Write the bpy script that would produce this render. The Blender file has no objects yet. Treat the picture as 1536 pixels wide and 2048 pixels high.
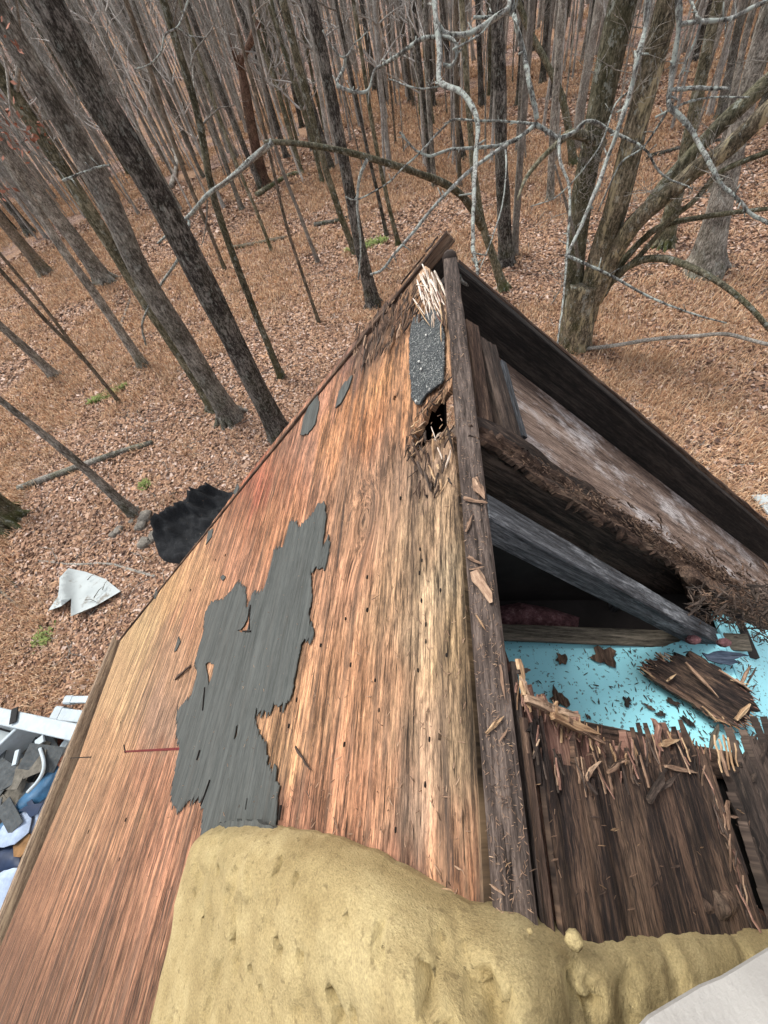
import bpy, math, random
import numpy as np
from mathutils import Vector, Matrix
from mathutils.geometry import delaunay_2d_cdt

# ------------------------------------------------------------------ camera, sky, sun
S = bpy.context.scene
COL = S.collection
F = 790.0; CXP, CYP = 768.0, 1024.0
CAM = np.array([0.0, 0.0, 6.2])
R = np.array([[0.97813098, -0.05455711, -0.20070701],
              [0.06621456, -0.83309769, 0.54914831],
              [-0.19716849, -0.5504287, -0.81126619]])      # rows: world axes in camera axes (x right, y down, z forward)
cam = bpy.data.cameras.new('camera'); cam.sensor_fit = 'VERTICAL'; cam.sensor_height = 36.0
cam.lens = F / 2048 * 36; cam.clip_start = 0.02; cam.clip_end = 1000
camo = bpy.data.objects.new('camera', cam); COL.objects.link(camo)
M3 = Matrix([[R[i][0], -R[i][1], -R[i][2]] for i in range(3)])
camo.matrix_world = Matrix.Translation(CAM) @ M3.to_4x4()
S.camera = camo
W = bpy.data.worlds.new('World'); S.world = W; W.use_nodes = True
wn = W.node_tree.nodes; wl = W.node_tree.links
bg = wn['Background']
sky = wn.new('ShaderNodeTexSky'); sky.sky_type = 'NISHITA'; sky.sun_disc = False
SUN_EL, SUN_AZ = math.radians(62), math.radians(-50)     # azimuth from +Y, clockwise
sky.sun_elevation = SUN_EL; sky.sun_rotation = SUN_AZ
sky.air_density = 1.0; sky.dust_density = 4.0; sky.ozone_density = 1.0
hs = wn.new('ShaderNodeHueSaturation'); hs.inputs['Saturation'].default_value = .3; wl.new(sky.outputs[0], hs.inputs['Color']); wl.new(hs.outputs[0], bg.inputs[0]); bg.inputs[1].default_value = 0.15
sd = bpy.data.lights.new('sun', 'SUN'); sd.energy = 1.5; sd.angle = math.radians(14); sd.color = (1, .96, .9)
so = bpy.data.objects.new('sun', sd); COL.objects.link(so)
sv = Vector((math.cos(SUN_EL) * math.sin(SUN_AZ), math.cos(SUN_EL) * math.cos(SUN_AZ), math.sin(SUN_EL)))
so.rotation_euler = sv.to_track_quat('Z', 'Y').to_euler(); so.location = (0, 0, 40)
S.view_settings.view_transform = 'Standard'; S.view_settings.look = 'None'
S.view_settings.exposure = 0.88; S.view_settings.gamma = 1

rng = np.random.default_rng(7); random.seed(7)
_cands = None
# ------------------------------------------------------------------ geometry helpers
ZR = 5.7                                   # ridge height
TL, TR = math.tan(math.radians(40.5)), math.tan(math.radians(46))
CL, SL = math.cos(math.atan(TL)), math.sin(math.atan(TL))
CR, SR = math.cos(math.atan(TR)), math.sin(math.atan(TR))
XR0 = 0.042
def ray(px, py): return R @ np.array([px - CXP, py - CYP, F])
def on_z(px, py, z):
    r = ray(px, py); return CAM + r * ((z - CAM[2]) / r[2])
def on_y(px, py, y):
    r = ray(px, py); return CAM + r * (y / r[1])
def on_left(px, py, off=0.0):              # left roof plane z = ZR + off + TL*x
    r = ray(px, py); s = (ZR + off - CAM[2]) / (r[2] - TL * r[0]); return CAM + r * s
def on_right(px, py, off=0.0):             # right roof plane z = ZR + off - TR*(x-XR0)
    r = ray(px, py); s = (ZR + off + TR * XR0 - CAM[2]) / (r[2] + TR * r[0]); return CAM + r * s
def depth(p): return float((R.T @ (np.asarray(p) - CAM))[2])
def proj(p):
    c = R.T @ (np.asarray(p, float) - CAM)
    return (c[0] / c[2] * F + CXP, c[1] / c[2] * F + CYP, c[2])

def _hash(ix, iy, iz, seed):
    h = (ix * 374761393 + iy * 668265263 + iz * 2147483647 + seed * 974634777) & 0xffffffff
    h = ((h ^ (h >> 13)) * 1274126177) & 0xffffffff
    return ((h ^ (h >> 16)) & 0xffff) / 65535.0
def vnoise(x, y, z=0.0, seed=0):
    x, y, z = np.broadcast_arrays(np.asarray(x, float), np.asarray(y, float), np.asarray(z, float))
    xi, yi, zi = np.floor(x).astype(np.int64), np.floor(y).astype(np.int64), np.floor(z).astype(np.int64)
    fx, fy, fz = x - xi, y - yi, z - zi
    fx, fy, fz = [f * f * (3 - 2 * f) for f in (fx, fy, fz)]
    out = 0
    for a in (0, 1):
        for b in (0, 1):
            for c in (0, 1):
                w = (fx if a else 1 - fx) * (fy if b else 1 - fy) * (fz if c else 1 - fz)
                out = out + w * _hash(xi + a, yi + b, zi + c, seed)
    return out
def fbm(x, y, z=0.0, seed=0, o=4):
    r = 0; a = .5; t = 0
    for k in range(o):
        r = r + a * vnoise(np.asarray(x) * 2 ** k, np.asarray(y) * 2 ** k, np.asarray(z) * 2 ** k, seed + k * 17); t += a; a *= .5
    return r / t
def ground_z(x, y):
    x = np.asarray(x, float); y = np.asarray(y, float)
    d = np.hypot(x, y)
    far = np.clip(d - 42, 0, None)
    return far * far / (far + 40) * .42 + (fbm(x / 9, y / 9, seed=3) - .5) * .5 * np.clip(d / 12, 0, 1) + (fbm(x / 1.3, y / 1.3, seed=5) - .5) * .10
def on_ground(px, py, dz=0.0):
    r = ray(px, py); r = r / np.linalg.norm(r); t = np.concatenate([np.arange(3, 60, .1), np.arange(60, 300, 1.0)])
    P = CAM + r * t[:, None]; f = P[:, 2] - ground_z(P[:, 0], P[:, 1]) - dz
    k = int(np.argmax(f < 0)) or len(t) - 1; w = f[k - 1] / (f[k - 1] - f[k] + 1e-9); p = P[k - 1] + (P[k] - P[k - 1]) * w
    p[2] = float(ground_z(p[0], p[1])) + dz; return p

# ------------------------------------------------------------------ object helpers
def link(o, parent=None):
    COL.objects.link(o)
    if parent is not None: o.parent = parent
    return o
def tag(o, label=None, cat=None, group=None, kind=None):
    if label: o['label'] = label
    if cat: o['category'] = cat
    if group: o['group'] = group
    if kind: o['kind'] = kind
    return o
def empty(name, loc=(0, 0, 0), label=None, cat=None, group=None):
    o = bpy.data.objects.new(name, None); o.empty_display_size = .2; o.location = loc; link(o)
    return tag(o, label, cat, group)
def mesh_np(name, V, Fc, mat=None, parent=None, attrs=None, smooth=False, mi=None, origin=None):
    """V (n,3); Fc: array (m,3) or (m,4), or list of such arrays"""
    V = np.asarray(V, np.float32)
    if origin is None and parent is None:
        origin = np.array([(V[:, 0].min() + V[:, 0].max()) / 2, (V[:, 1].min() + V[:, 1].max()) / 2, V[:, 2].min()])
    if origin is not None: V = V - np.asarray(origin, np.float32)
    FL = Fc if isinstance(Fc, list) else [Fc]
    FL = [np.asarray(f, np.int32) for f in FL if len(f)]
    me = bpy.data.meshes.new(name)
    me.vertices.add(len(V)); me.vertices.foreach_set('co', V.ravel())
    loops = np.concatenate([f.ravel() for f in FL])
    tot = np.concatenate([np.full(len(f), f.shape[1], np.int32) for f in FL])
    st = np.concatenate([[0], np.cumsum(tot)[:-1]]).astype(np.int32)
    me.loops.add(len(loops)); me.loops.foreach_set('vertex_index', loops)
    me.polygons.add(len(tot)); me.polygons.foreach_set('loop_start', st); me.polygons.foreach_set('loop_total', tot)
    sm = np.full(len(tot), bool(smooth)) if np.isscalar(smooth) else np.asarray(smooth, bool)
    me.polygons.foreach_set('use_smooth', sm)
    if mi is not None: me.polygons.foreach_set('material_index', np.asarray(mi, np.int32))
    for k, a in (attrs or {}).items():
        a = np.asarray(a, np.float32)
        if a.shape[1] == 4:
            at = me.attributes.new(k, 'FLOAT_COLOR', 'POINT'); at.data.foreach_set('color', a.ravel())
        else:
            at = me.attributes.new(k, 'FLOAT_VECTOR', 'POINT'); at.data.foreach_set('vector', a.ravel())
    me.update(calc_edges=True); me.validate()
    for m in (mat if isinstance(mat, (list, tuple)) else [mat]):
        if m: me.materials.append(m)
    o = bpy.data.objects.new(name, me)
    if origin is not None: o.location = Vector([float(c) for c in origin])
    return link(o, parent)
def inside(P, poly):
    P = np.asarray(P); poly = np.asarray(poly); r = np.zeros(len(P), bool); x, y = P[:, 0], P[:, 1]
    j = len(poly) - 1
    for i in range(len(poly)):
        xi, yi = poly[i]; xj, yj = poly[j]
        c = ((yi > y) != (yj > y)); 
        if yj != yi: r ^= c & (x < (xj - xi) * (y - yi) / (yj - yi) + xi)
        j = i
    return r
def edge_dist(P, poly):
    P = np.asarray(P, float); poly = np.asarray(poly, float); d = np.full(len(P), 1e9)
    for i in range(len(poly)):
        a = poly[i]; b = poly[(i + 1) % len(poly)]; ab = b - a; L = ab @ ab + 1e-12
        t = np.clip(((P - a) @ ab) / L, 0, 1); d = np.minimum(d, np.hypot(*(P - a - t[:, None] * ab).T))
    return d
def jag(poly, step, amp_c, amp_g, seed, skip=()):
    """densify a closed outline and tear it: amp_c across the grain (u), amp_g along it (v)"""
    g = np.random.default_rng(seed); out = []
    n = len(poly)
    for i in range(n):
        a = np.array(poly[i], float); b = np.array(poly[(i + 1) % n], float)
        k = max(1, int(np.hypot(*(b - a)) / step))
        if i in skip: out.append(a); continue
        for q in range(k):
            t = (q + (g.random() - .5) * .5) / k if q else 0
            p = a + (b - a) * t
            spike = g.random() ** 2 * (1 if g.random() < .5 else -1)
            out.append(p + np.array([(g.random() - .5) * amp_c, spike * amp_g]))
    return out
def plate(name, outline, to3d, thick, spacing=.03, holes=(), disp=None, mat=None, parent=None, attrs=None, regions=None, seed=0, smooth=True, col=None, rim=True):
    """sheet with thickness from a 2-D outline; to3d(u, v, h)->(n,3); disp(u,v,edge distance)->h"""
    outline = [tuple(map(float, p)) for p in outline]; hs = [[tuple(map(float, p)) for p in h] for h in holes]
    g = np.random.default_rng(seed)
    O = np.array(outline); lo, hi = O.min(0), O.max(0)
    pts = []
    for (x0, y0, x1, y1, sp) in (regions or [(lo[0], lo[1], hi[0], hi[1], spacing)]):
        gx, gy = np.meshgrid(np.arange(x0 + sp / 2, x1, sp), np.arange(y0 + sp / 2, y1, sp))
        q = np.stack([gx.ravel(), gy.ravel()], 1); q += (g.random(q.shape) - .5) * sp * .5
        m = inside(q, O)
        for h in hs: m &= ~inside(q, h)
        q = q[m]
        if len(q):
            dd = edge_dist(q, O)
            for h in hs: dd = np.minimum(dd, edge_dist(q, h))
            q = q[dd > sp * .25]
        pts.append(q)
    V = [Vector(p) for p in outline]; E = [(i, (i + 1) % len(outline)) for i in range(len(outline))]
    for h in hs:
        b = len(V); V += [Vector(p) for p in h]; E += [(b + i, b + (i + 1) % len(h)) for i in range(len(h))]
    for q in pts: V += [Vector((float(a), float(b))) for a, b in q]
    r = delaunay_2d_cdt(V, E, [], 0, 1e-6)
    P = np.array([(v.x, v.y) for v in r[0]]); T = np.array([f for f in r[2] if len(f) == 3])
    c = P[T].mean(1); m = inside(c, O)
    for h in hs: m &= ~inside(c, h)
    T = T[m]
    used = np.unique(T); re = -np.ones(len(P), int); re[used] = np.arange(len(used)); P = P[used]; T = re[T]
    ed = edge_dist(P, O)
    for h in hs: ed = np.minimum(ed, edge_dist(P, h))
    h = disp(P[:, 0], P[:, 1], ed) if disp else np.zeros(len(P))
    a, b, cc = P[T[:, 0]], P[T[:, 1]], P[T[:, 2]]
    flip = ((b - a)[:, 0] * (cc - a)[:, 1] - (b - a)[:, 1] * (cc - a)[:, 0]) < 0
    T[flip] = T[flip][:, ::-1]
    top = to3d(P[:, 0], P[:, 1], h); bot = to3d(P[:, 0], P[:, 1], (h if rim else np.zeros(len(P))) - thick)
    n = len(P)
    ee = np.concatenate([T[:, [0, 1]], T[:, [1, 2]], T[:, [2, 0]]])
    key = ee[:, 0].astype(np.int64) * n + ee[:, 1]; rk = ee[:, 1].astype(np.int64) * n + ee[:, 0]
    bd = ee[~np.isin(key, rk)]
    A = np.concatenate([top, bot])
    # separate rim verts for hard edges
    rv = np.concatenate([top[bd[:, 0]], top[bd[:, 1]], bot[bd[:, 1]], bot[bd[:, 0]]]); k = len(bd)
    rq = np.stack([np.arange(k) + 2 * n, np.arange(k) + 2 * n + 3 * k, np.arange(k) + 2 * n + 2 * k, np.arange(k) + 2 * n + k], 1)
    AV = np.concatenate([A, rv]); uv2 = np.concatenate([P, P, P[bd[:, 0]], P[bd[:, 1]], P[bd[:, 1]], P[bd[:, 0]]])
    hh = np.concatenate([h, h - thick, h[bd[:, 0]], h[bd[:, 1]], h[bd[:, 1]] - thick, h[bd[:, 0]] - thick])
    at = {'guv': np.stack([uv2[:, 0], uv2[:, 1], hh], 1)}
    if attrs: at.update(attrs(uv2))
    if 'guv2' in at: at['guv'] = at.pop('guv2')
    # orientation check: top normals should point the way +h goes
    up = to3d(P[:1, 0], P[:1, 1], np.array([1.0])) - to3d(P[:1, 0], P[:1, 1], np.array([0.0]))
    t0 = top[T[0]]; nn = np.cross(t0[1] - t0[0], t0[2] - t0[0])
    if nn @ up[0] < 0: T = T[:, ::-1]; rq = rq[:, ::-1]
    Fs = [np.concatenate([T, T[:, ::-1] + n]), rq]
    sm = np.concatenate([np.full(2 * len(T), smooth), np.zeros(len(rq), bool)])
    return mesh_np(name, AV, Fs, mat, parent, at, sm)

def catmull(P, n):
    P = np.asarray(P, float); 
    if len(P) < 3:
        t = np.linspace(0, 1, n)[:, None]; return P[0] * (1 - t) + P[-1] * t
    Q = np.vstack([2 * P[0] - P[1], P, 2 * P[-1] - P[-2]])
    L = np.concatenate([[0], np.cumsum(np.linalg.norm(np.diff(P[:, :3], axis=0), axis=1))]); ts = np.linspace(0, L[-1], n); out = []
    for t in ts:
        i = min(max(np.searchsorted(L, t) - 1, 0), len(P) - 2); u = (t - L[i]) / max(L[i + 1] - L[i], 1e-9)
        a, b, c, d = Q[i:i + 4]
        out.append(.5 * ((2 * b) + (c - a) * u + (2 * a - 5 * b + 4 * c - d) * u * u + (-a + 3 * b - 3 * c + d) * u ** 3))
    return np.array(out)
class Tubes:
    def __init__(s): s.V = []; s.F = []; s.T = []; s.n = 0
    def add(s, pts, rad, seg=6, lump=0.0, seed=0, cap=True, guv_off=0.0):
        pts = np.asarray(pts, float); n = len(pts); rad = np.broadcast_to(np.asarray(rad, float), (n,))
        t = np.gradient(pts, axis=0); t /= np.linalg.norm(t, axis=1)[:, None] + 1e-9
        ref = np.array([0.31, .95, .02]) if abs(t[0][2]) > .5 else np.array([0.05, .1, 1.0])
        u = np.cross(t, ref); u /= np.linalg.norm(u, axis=1)[:, None] + 1e-9; v = np.cross(t, u)
        a = np.arange(seg) * 2 * math.pi / seg
        L = np.concatenate([[0], np.cumsum(np.linalg.norm(np.diff(pts, axis=0), axis=1))])
        rr = rad[:, None] * np.ones(seg)
        if lump: rr = rr * (1 + lump * 2 * (vnoise(np.cos(a)[None] * 1.7 + 9, np.sin(a)[None] * 1.7 + 9, L[:, None] / (rad.mean() * 5 + .01), seed) - .5))
        X = pts[:, None] + rr[..., None] * (np.cos(a)[None, :, None] * u[:, None] + np.sin(a)[None, :, None] * v[:, None])
        s.V.append(X.reshape(-1, 3))
        i, j = np.meshgrid(np.arange(n - 1), np.arange(seg), indexing='ij'); j2 = (j + 1) % seg
        q = np.stack([i * seg + j, i * seg + j2, (i + 1) * seg + j2, (i + 1) * seg + j], -1).reshape(-1, 4)
        s.F.append(q + s.n); s.n += n * seg
        if cap:
            for k, end in ((0, -1), (n - 1, 1)):
                s.V.append(pts[k][None]); c = s.n; s.n += 1
                base = c - (1 if k == 0 else 2) - n * seg + 1 + k * seg
                base = (s.n - 1 - (0 if k == 0 else 1) - n * seg) + k * seg
                jj = np.arange(seg); tri = np.stack([base + jj, base + (jj + 1) % seg, np.full(seg, c)], 1)
                s.T.append(tri if k else tri[:, ::-1])
    def build(s, name, mat, parent=None, origin=None, smooth=True):
        if not s.V: return None
        return mesh_np(name, np.concatenate(s.V), [np.concatenate(s.F)] + ([np.concatenate(s.T)] if s.T else []), mat, parent, None, smooth, origin=origin)

def board(name, a, b, up, w, t, mat, parent=None, rot=0.0, seed=0, seg=None, side=0.0, ragged=0.0, bevel=.002):
    """plank from a to b (centre line of its top face). up: normal of the top face. w: width across, t: depth down. Local X is its length."""
    a, b, up = [np.asarray(x, float) for x in (a, b, up)]
    L = np.linalg.norm(b - a); X = (b - a) / L; Y = np.cross(up, X); Y /= np.linalg.norm(Y); Z = np.cross(X, Y)
    n = seg or max(4, int(L / .03)); n = min(n, 160)
    xs = np.linspace(0, L, n + 1)
    bv = min(bevel, w * .2, t * .2)
    # cross-section ring (y,z), with subdivided faces for rot relief
    k = 6
    sec = []
    for q in range(k + 1): sec.append((-w / 2 + bv + (w - 2 * bv) * q / k, 0))
    for q in range(k + 1): sec.append((w / 2, -bv - (t - 2 * bv) * q / k))
    for q in range(k + 1): sec.append((w / 2 - bv - (w - 2 * bv) * q / k, -t))
    for q in range(k + 1): sec.append((-w / 2, -t + bv + (t - 2 * bv) * q / k))
    sec = np.array(sec); m = len(sec)
    P = np.zeros((n + 1, m, 3)); P[..., 0] = xs[:, None]; P[..., 1] = sec[None, :, 0] + side; P[..., 2] = sec[None, :, 1]
    if rot:
        nz = fbm(P[..., 0] * 9, P[..., 1] * 60, P[..., 2] * 60, seed, 4) - .5
        cy = P[..., 1] - side; cz = P[..., 2] + t / 2
        P[..., 1] += np.sign(cy) * np.minimum(0, nz) * rot * 1.2 * (np.abs(cy) > w * .45)
        P[..., 2] += nz * rot * (P[..., 2] > -t * .2)
    if ragged:
        g = np.random.default_rng(seed); P[0, :, 0] -= g.random(m) * ragged; P[-1, :, 0] += g.random(m) * ragged
    V = P.reshape(-1, 3)
    i, j = np.meshgrid(np.arange(n), np.arange(m), indexing='ij'); j2 = (j + 1) % m
    q = np.stack([i * m + j, (i + 1) * m + j, (i + 1) * m + j2, i * m + j2], -1).reshape(-1, 4)
    c0 = len(V); V = np.vstack([V, V[:m].mean(0), V[-m - 0:].mean(0)]); jj = np.arange(m)
    V[c0 + 1] = P[-1].mean(0)
    tr = np.concatenate([np.stack([jj, (jj + 1) % m, np.full(m, c0)], 1), np.stack([n * m + (jj + 1) % m, n * m + jj, np.full(m, c0 + 1)], 1)])
    o = mesh_np(name, V, [q[:, ::-1], tr[:, ::-1]], mat, parent, {'guv': np.stack([V[:, 1] + V[:, 2] * .8, V[:, 0], V[:, 2]], 1)}, False, origin=(0, 0, 0))
    Mx = Matrix([[X[i], Y[i], Z[i], a[i]] for i in range(3)] + [[0, 0, 0, 1]])
    if parent is None: o.matrix_world = Mx
    else: o.matrix_local = Mx
    return o

# ------------------------------------------------------------------ node helpers
class NT:
    def __init__(s, name, rough=.85):
        s.m = bpy.data.materials.new(name); s.m.use_nodes = True; s.t = s.m.node_tree
        s.b = s.t.nodes['Principled BSDF']; s.b.inputs['Roughness'].default_value = rough
        s.b.inputs['Specular IOR Level'].default_value = .25
    def new(s, typ, **kw):
        n = s.t.nodes.new(typ)
        for k, v in kw.items(): setattr(n, k, v)
        return n
    def set(s, inp, v):
        if isinstance(v, bpy.types.NodeSocket): s.t.links.new(v, inp)
        elif isinstance(v, (tuple, list)): inp.default_value = (tuple(v) + (1,))[:len(inp.default_value)] if len(v) == 3 and len(inp.default_value) == 4 else tuple(v)
        else: inp.default_value = v
    def attr(s, name, out='Vector'):
        n = s.new('ShaderNodeAttribute', attribute_name=name); return n.outputs[out]
    def obj(s): return s.new('ShaderNodeTexCoord').outputs['Object']
    def rand(s): return s.new('ShaderNodeObjectInfo').outputs['Random']
    def vmul(s, v, sc):
        n = s.new('ShaderNodeVectorMath', operation='MULTIPLY'); s.set(n.inputs[0], v); n.inputs[1].default_value = sc; return n.outputs[0]
    def vadd(s, v, w):
        n = s.new('ShaderNodeVectorMath', operation='ADD'); s.set(n.inputs[0], v); s.set(n.inputs[1], w); return n.outputs[0]
    def noise(s, v, scale, detail=4, rough=.6, dist=0.0, out=0):
        n = s.new('ShaderNodeTexNoise'); s.set(n.inputs['Vector'], v); n.inputs['Scale'].default_value = scale
        n.inputs['Detail'].default_value = detail; n.inputs['Roughness'].default_value = rough; n.inputs['Distortion'].default_value = dist
        return n.outputs[out]
    def voro(s, v, scale, feature='F1', out='Distance', rnd=1.0):
        n = s.new('ShaderNodeTexVoronoi', feature=feature); s.set(n.inputs['Vector'], v); n.inputs['Scale'].default_value = scale; n.inputs['Randomness'].default_value = rnd
        return n.outputs[out]
    def ramp(s, f, stops, interp='LINEAR'):
        n = s.new('ShaderNodeValToRGB'); n.color_ramp.interpolation = interp; e = n.color_ramp.elements
        while len(e) < len(stops): e.new(.5)
        for i, (p, c) in enumerate(stops):
            e[i].position = p; e[i].color = (c, c, c, 1) if not isinstance(c, (tuple, list)) else (*c, 1)
        s.set(n.inputs[0], f); return n.outputs[0]
    def mix(s, f, a, b, mode='MIX'):
        n = s.new('ShaderNodeMix', data_type='RGBA', blend_type=mode); s.set(n.inputs[0], f); s.set(n.inputs[6], a); s.set(n.inputs[7], b); return n.outputs[2]
    def math(s, op, a, b=0.0, clamp=False):
        n = s.new('ShaderNodeMath', operation=op); n.use_clamp = clamp; s.set(n.inputs[0], a); s.set(n.inputs[1], b); return n.outputs[0]
    def sep(s, v, k):
        n = s.new('ShaderNodeSeparateXYZ'); s.set(n.inputs[0], v); return n.outputs[k]
    def bump(s, h, st=.5, d=.002):
        n = s.new('ShaderNodeBump'); n.inputs['Strength'].default_value = st; n.inputs['Distance'].default_value = d; s.set(n.inputs['Height'], h)
        if s.b.inputs['Normal'].is_linked: s.t.links.new(s.b.inputs['Normal'].links[0].from_socket, n.inputs['Normal'])
        s.t.links.new(n.outputs[0], s.b.inputs['Normal'])
    def color(s, c): s.set(s.b.inputs['Base Color'], c); return s.m

def wood(name, dark, mid, light, streak=.5, crack=.55, stain=(.03, .025, .02), stain_amt=.4, fleck=None, fleck_amt=0, use_col=False, cs=1.0, bumpd=.0015, speck=0.0, rough=.85):
    """guv = (across grain, along grain, height) in metres"""
    t = NT(name, rough); g = t.attr('guv')
    big = t.noise(t.vmul(g, (20 * cs, 1.3 * cs, 20 * cs)), 1, 2, .5, .5)
    med = t.noise(t.vmul(g, (58 * cs, 4.2 * cs, 58 * cs)), 1, 7, .82, .25)
    fin = t.noise(t.vmul(g, (210 * cs, 20 * cs, 210 * cs)), 1, 4, .8, .2)
    f = t.math('ADD', t.math('MULTIPLY', big, .22), t.math('ADD', t.math('MULTIPLY', med, .43), t.math('MULTIPLY', fin, .35)))
    if use_col:
        c = t.attr('col', 'Color')
        v = t.ramp(f, [(.39, .10), (.455, .5), (.5, .92), (.57, 1.75)])
        base = t.mix(1.0, c, v, 'MULTIPLY')
        crs = t.noise(t.vmul(g, (21, 2.4, 21)), 1, 9, .86, .2); base = t.mix(1.0, base, t.ramp(crs, [(.40, .42), (.49, .95), (.56, 1.12), (.62, 1.4)]), 'MULTIPLY')
        crs2 = t.noise(t.vmul(g, (95, 16, 95)), 1, 5, .9); base = t.mix(1.0, base, t.ramp(crs2, [(.40, .5), (.5, 1.0), (.6, 1.35)]), 'MULTIPLY')
        yel = t.ramp(med, [(.5, 0), (.68, 1)]); base = t.mix(t.math('MULTIPLY', yel, .35), base, light)
        base = t.mix(t.math('MULTIPLY', t.ramp(t.noise(t.vmul(g, (30, 1.3, 30)), 1, 3, .6), [(.50, 0), (.62, 1)]), .5), base, mid)
    else:
        base = t.ramp(f, [(.42, dark), (.5, mid), (.58, light)])
    # weathered stain streaks
    sm = t.noise(t.vmul(g, (34 * cs, 3.0 * cs, 34 * cs)), 1.0, 8, .8, .5)
    smf = t.math('MULTIPLY', t.ramp(sm, [(.52, 0), (.66, 1)]), stain_amt)
    patch = t.ramp(t.noise(t.vmul(g, (3.5, 1.6, 3.5)), 1, 4, .6), [(.4, .5), (.62, 1)])
    base = t.mix(t.math('MULTIPLY', smf, patch), base, stain)
    # fine dark checks
    ck = t.noise(t.vmul(g, (190 * cs, 10 * cs, 190 * cs)), 1, 3, .6)
    ckf = t.ramp(ck, [(.33, 1), (.39, 0)])
    base = t.mix(t.math('MULTIPLY', ckf, crack), base, (.02, .014, .01))
    if speck:
        sp = t.voro(t.vmul(g, (38, 13, 38)), 1)
        spf = t.math('MULTIPLY', t.ramp(sp, [(.06, 1), (.13, 0)]), t.ramp(t.noise(t.vmul(g, (5, 5, 5)), 1, 2), [(.45, 0), (.6, 1)]))
        base = t.mix(t.math('MULTIPLY', spf, speck), base, (.02, .015, .012))
    if fleck:
        fl = t.ramp(t.noise(t.vmul(g, (9, 3, 9)), 1, 6, .75), [(.5, 0), (.62, 1)])
        fl2 = t.ramp(fin, [(.4, .2), (.6, 1)])
        base = t.mix(t.math('MULTIPLY', t.math('MULTIPLY', fl, fl2), fleck_amt), base, fleck)
    t.color(base)
    hgt = t.math('ADD', t.math('MULTIPLY', fin, .5), t.math('ADD', t.math('MULTIPLY', med, .8), t.math('MULTIPLY', ckf, -.7)))
    t.bump(hgt, 1.0, bumpd * 1.5)
    return t.m
def plain(name, c, rough=.7, var=.15, scale=8, bump=0.0, bd=.002, dirt=None, da=0.0):
    t = NT(name, rough); v = t.obj(); n = t.noise(v, scale, 5, .65)
    base = t.mix(1.0, tuple(c), t.ramp(n, [(.3, 1 - var * 1.6), (.7, 1 + var)]), 'MULTIPLY')
    if dirt: base = t.mix(t.math('MULTIPLY', t.ramp(t.noise(v, scale * 2.3, 6, .75), [(.5, 0), (.66, 1)]), da), base, dirt)
    t.color(base)
    if bump: t.bump(n, bump, bd)
    return t.m
def bark(name, dark, mid, light, moss=0.0, lichen=0.0, fine=1.0, peel=0.0):
    t = NT(name, .92); o = t.obj(); r = t.rand()
    off = t.new('ShaderNodeCombineXYZ'); t.set(off.inputs[0], t.math('MULTIPLY', r, 37.0)); t.set(off.inputs[2], t.math('MULTIPLY', r, 91.0)); v = t.vadd(o, off.outputs[0])
    n1 = t.noise(t.vmul(v, (17 * fine, 17 * fine, 5.5 * fine)), 1, 7, .82, .8)
    n2 = t.noise(t.vmul(v, (36 * fine, 36 * fine, 17 * fine)), 1, 4, .8)
    n3 = t.noise(v, 2.2, 4, .65)
    f = t.math('ADD', t.math('MULTIPLY', n1, .45), t.math('ADD', t.math('MULTIPLY', n2, .35), t.math('MULTIPLY', n3, .2)))
    base = t.ramp(f, [(.43, dark), (.49, mid), (.54, light), (.60, tuple(min(1, x * 1.7) for x in light))])
    base = t.mix(1.0, base, t.ramp(r, [(0, .7), (.5, 1.0), (1, 1.35)]), 'MULTIPLY')
    if peel: base = t.mix(t.math('MULTIPLY', t.ramp(t.noise(t.vmul(v, (7, 7, 2.0)), 1, 5, .7), [(.54, 0), (.60, 1)]), peel), base, (.50, .43, .27))
    if moss:
        z = t.sep(o, 2)
        mz = t.ramp(t.math('MULTIPLY', z, .15), [(0, 1), (.12, .35), (1, .12)])
        mm = t.ramp(t.noise(v, 2.6, 5, .65), [(.44, 0), (.62, 1)])
        base = t.mix(t.math('MULTIPLY', t.math('MULTIPLY', mm, mz), moss), base, (.060, .072, .018))
    if lichen:
        lc = t.ramp(t.noise(t.vmul(v, (9, 9, 6)), 1 * (1 if fine < 2 else 3), 6, .75), [(.57 if fine < 2 else .5, 0), (.60 if fine < 2 else .54, 1)])
        base = t.mix(t.math('MULTIPLY', lc, lichen), base, (.50, .55, .50))
        l2 = t.ramp(t.voro(v, 16), [(.13, 1), (.2, 0)]); base = t.mix(t.math('MULTIPLY', l2, lichen * .6), base, (.42, .42, .36))
    t.color(base); t.bump(t.math('ADD', n1, t.math('MULTIPLY', n2, .4)), .9, .03)
    return t.m

M = {}
M['bark_dark'] = bark('bark_dark', (.014, .012, .011), (.055, .049, .043), (.19, .178, .16), moss=.4, lichen=.22)
M['bark_grey'] = bark('bark_grey', (.055, .048, .04), (.17, .155, .135), (.34, .32, .28), moss=.5, lichen=.25)
M['bark_brown'] = bark('bark_brown', (.05, .038, .028), (.13, .105, .08), (.24, .20, .155), moss=.5, lichen=.12)
M['bark_pale'] = bark('bark_pale', (.14, .12, .10), (.25, .23, .20), (.38, .35, .31), moss=.1, lichen=.2)
M['bark_moss'] = bark('bark_moss', (.03, .028, .02), (.10, .092, .06), (.22, .20, .14), moss=.95, lichen=.4)
M['bark_peel'] = bark('bark_peel', (.035, .03, .022), (.12, .10, .068), (.26, .22, .155), moss=.8, lichen=.35, peel=.75)
M['bark_snag'] = bark('bark_snag', (.04, .025, .02), (.13, .075, .055), (.22, .14, .10), moss=.3)
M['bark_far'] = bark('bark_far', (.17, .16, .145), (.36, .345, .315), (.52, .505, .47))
M['twig_far'] = bark('twig_far', (.28, .265, .245), (.42, .40, .375), (.55, .53, .50), fine=2)
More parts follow.
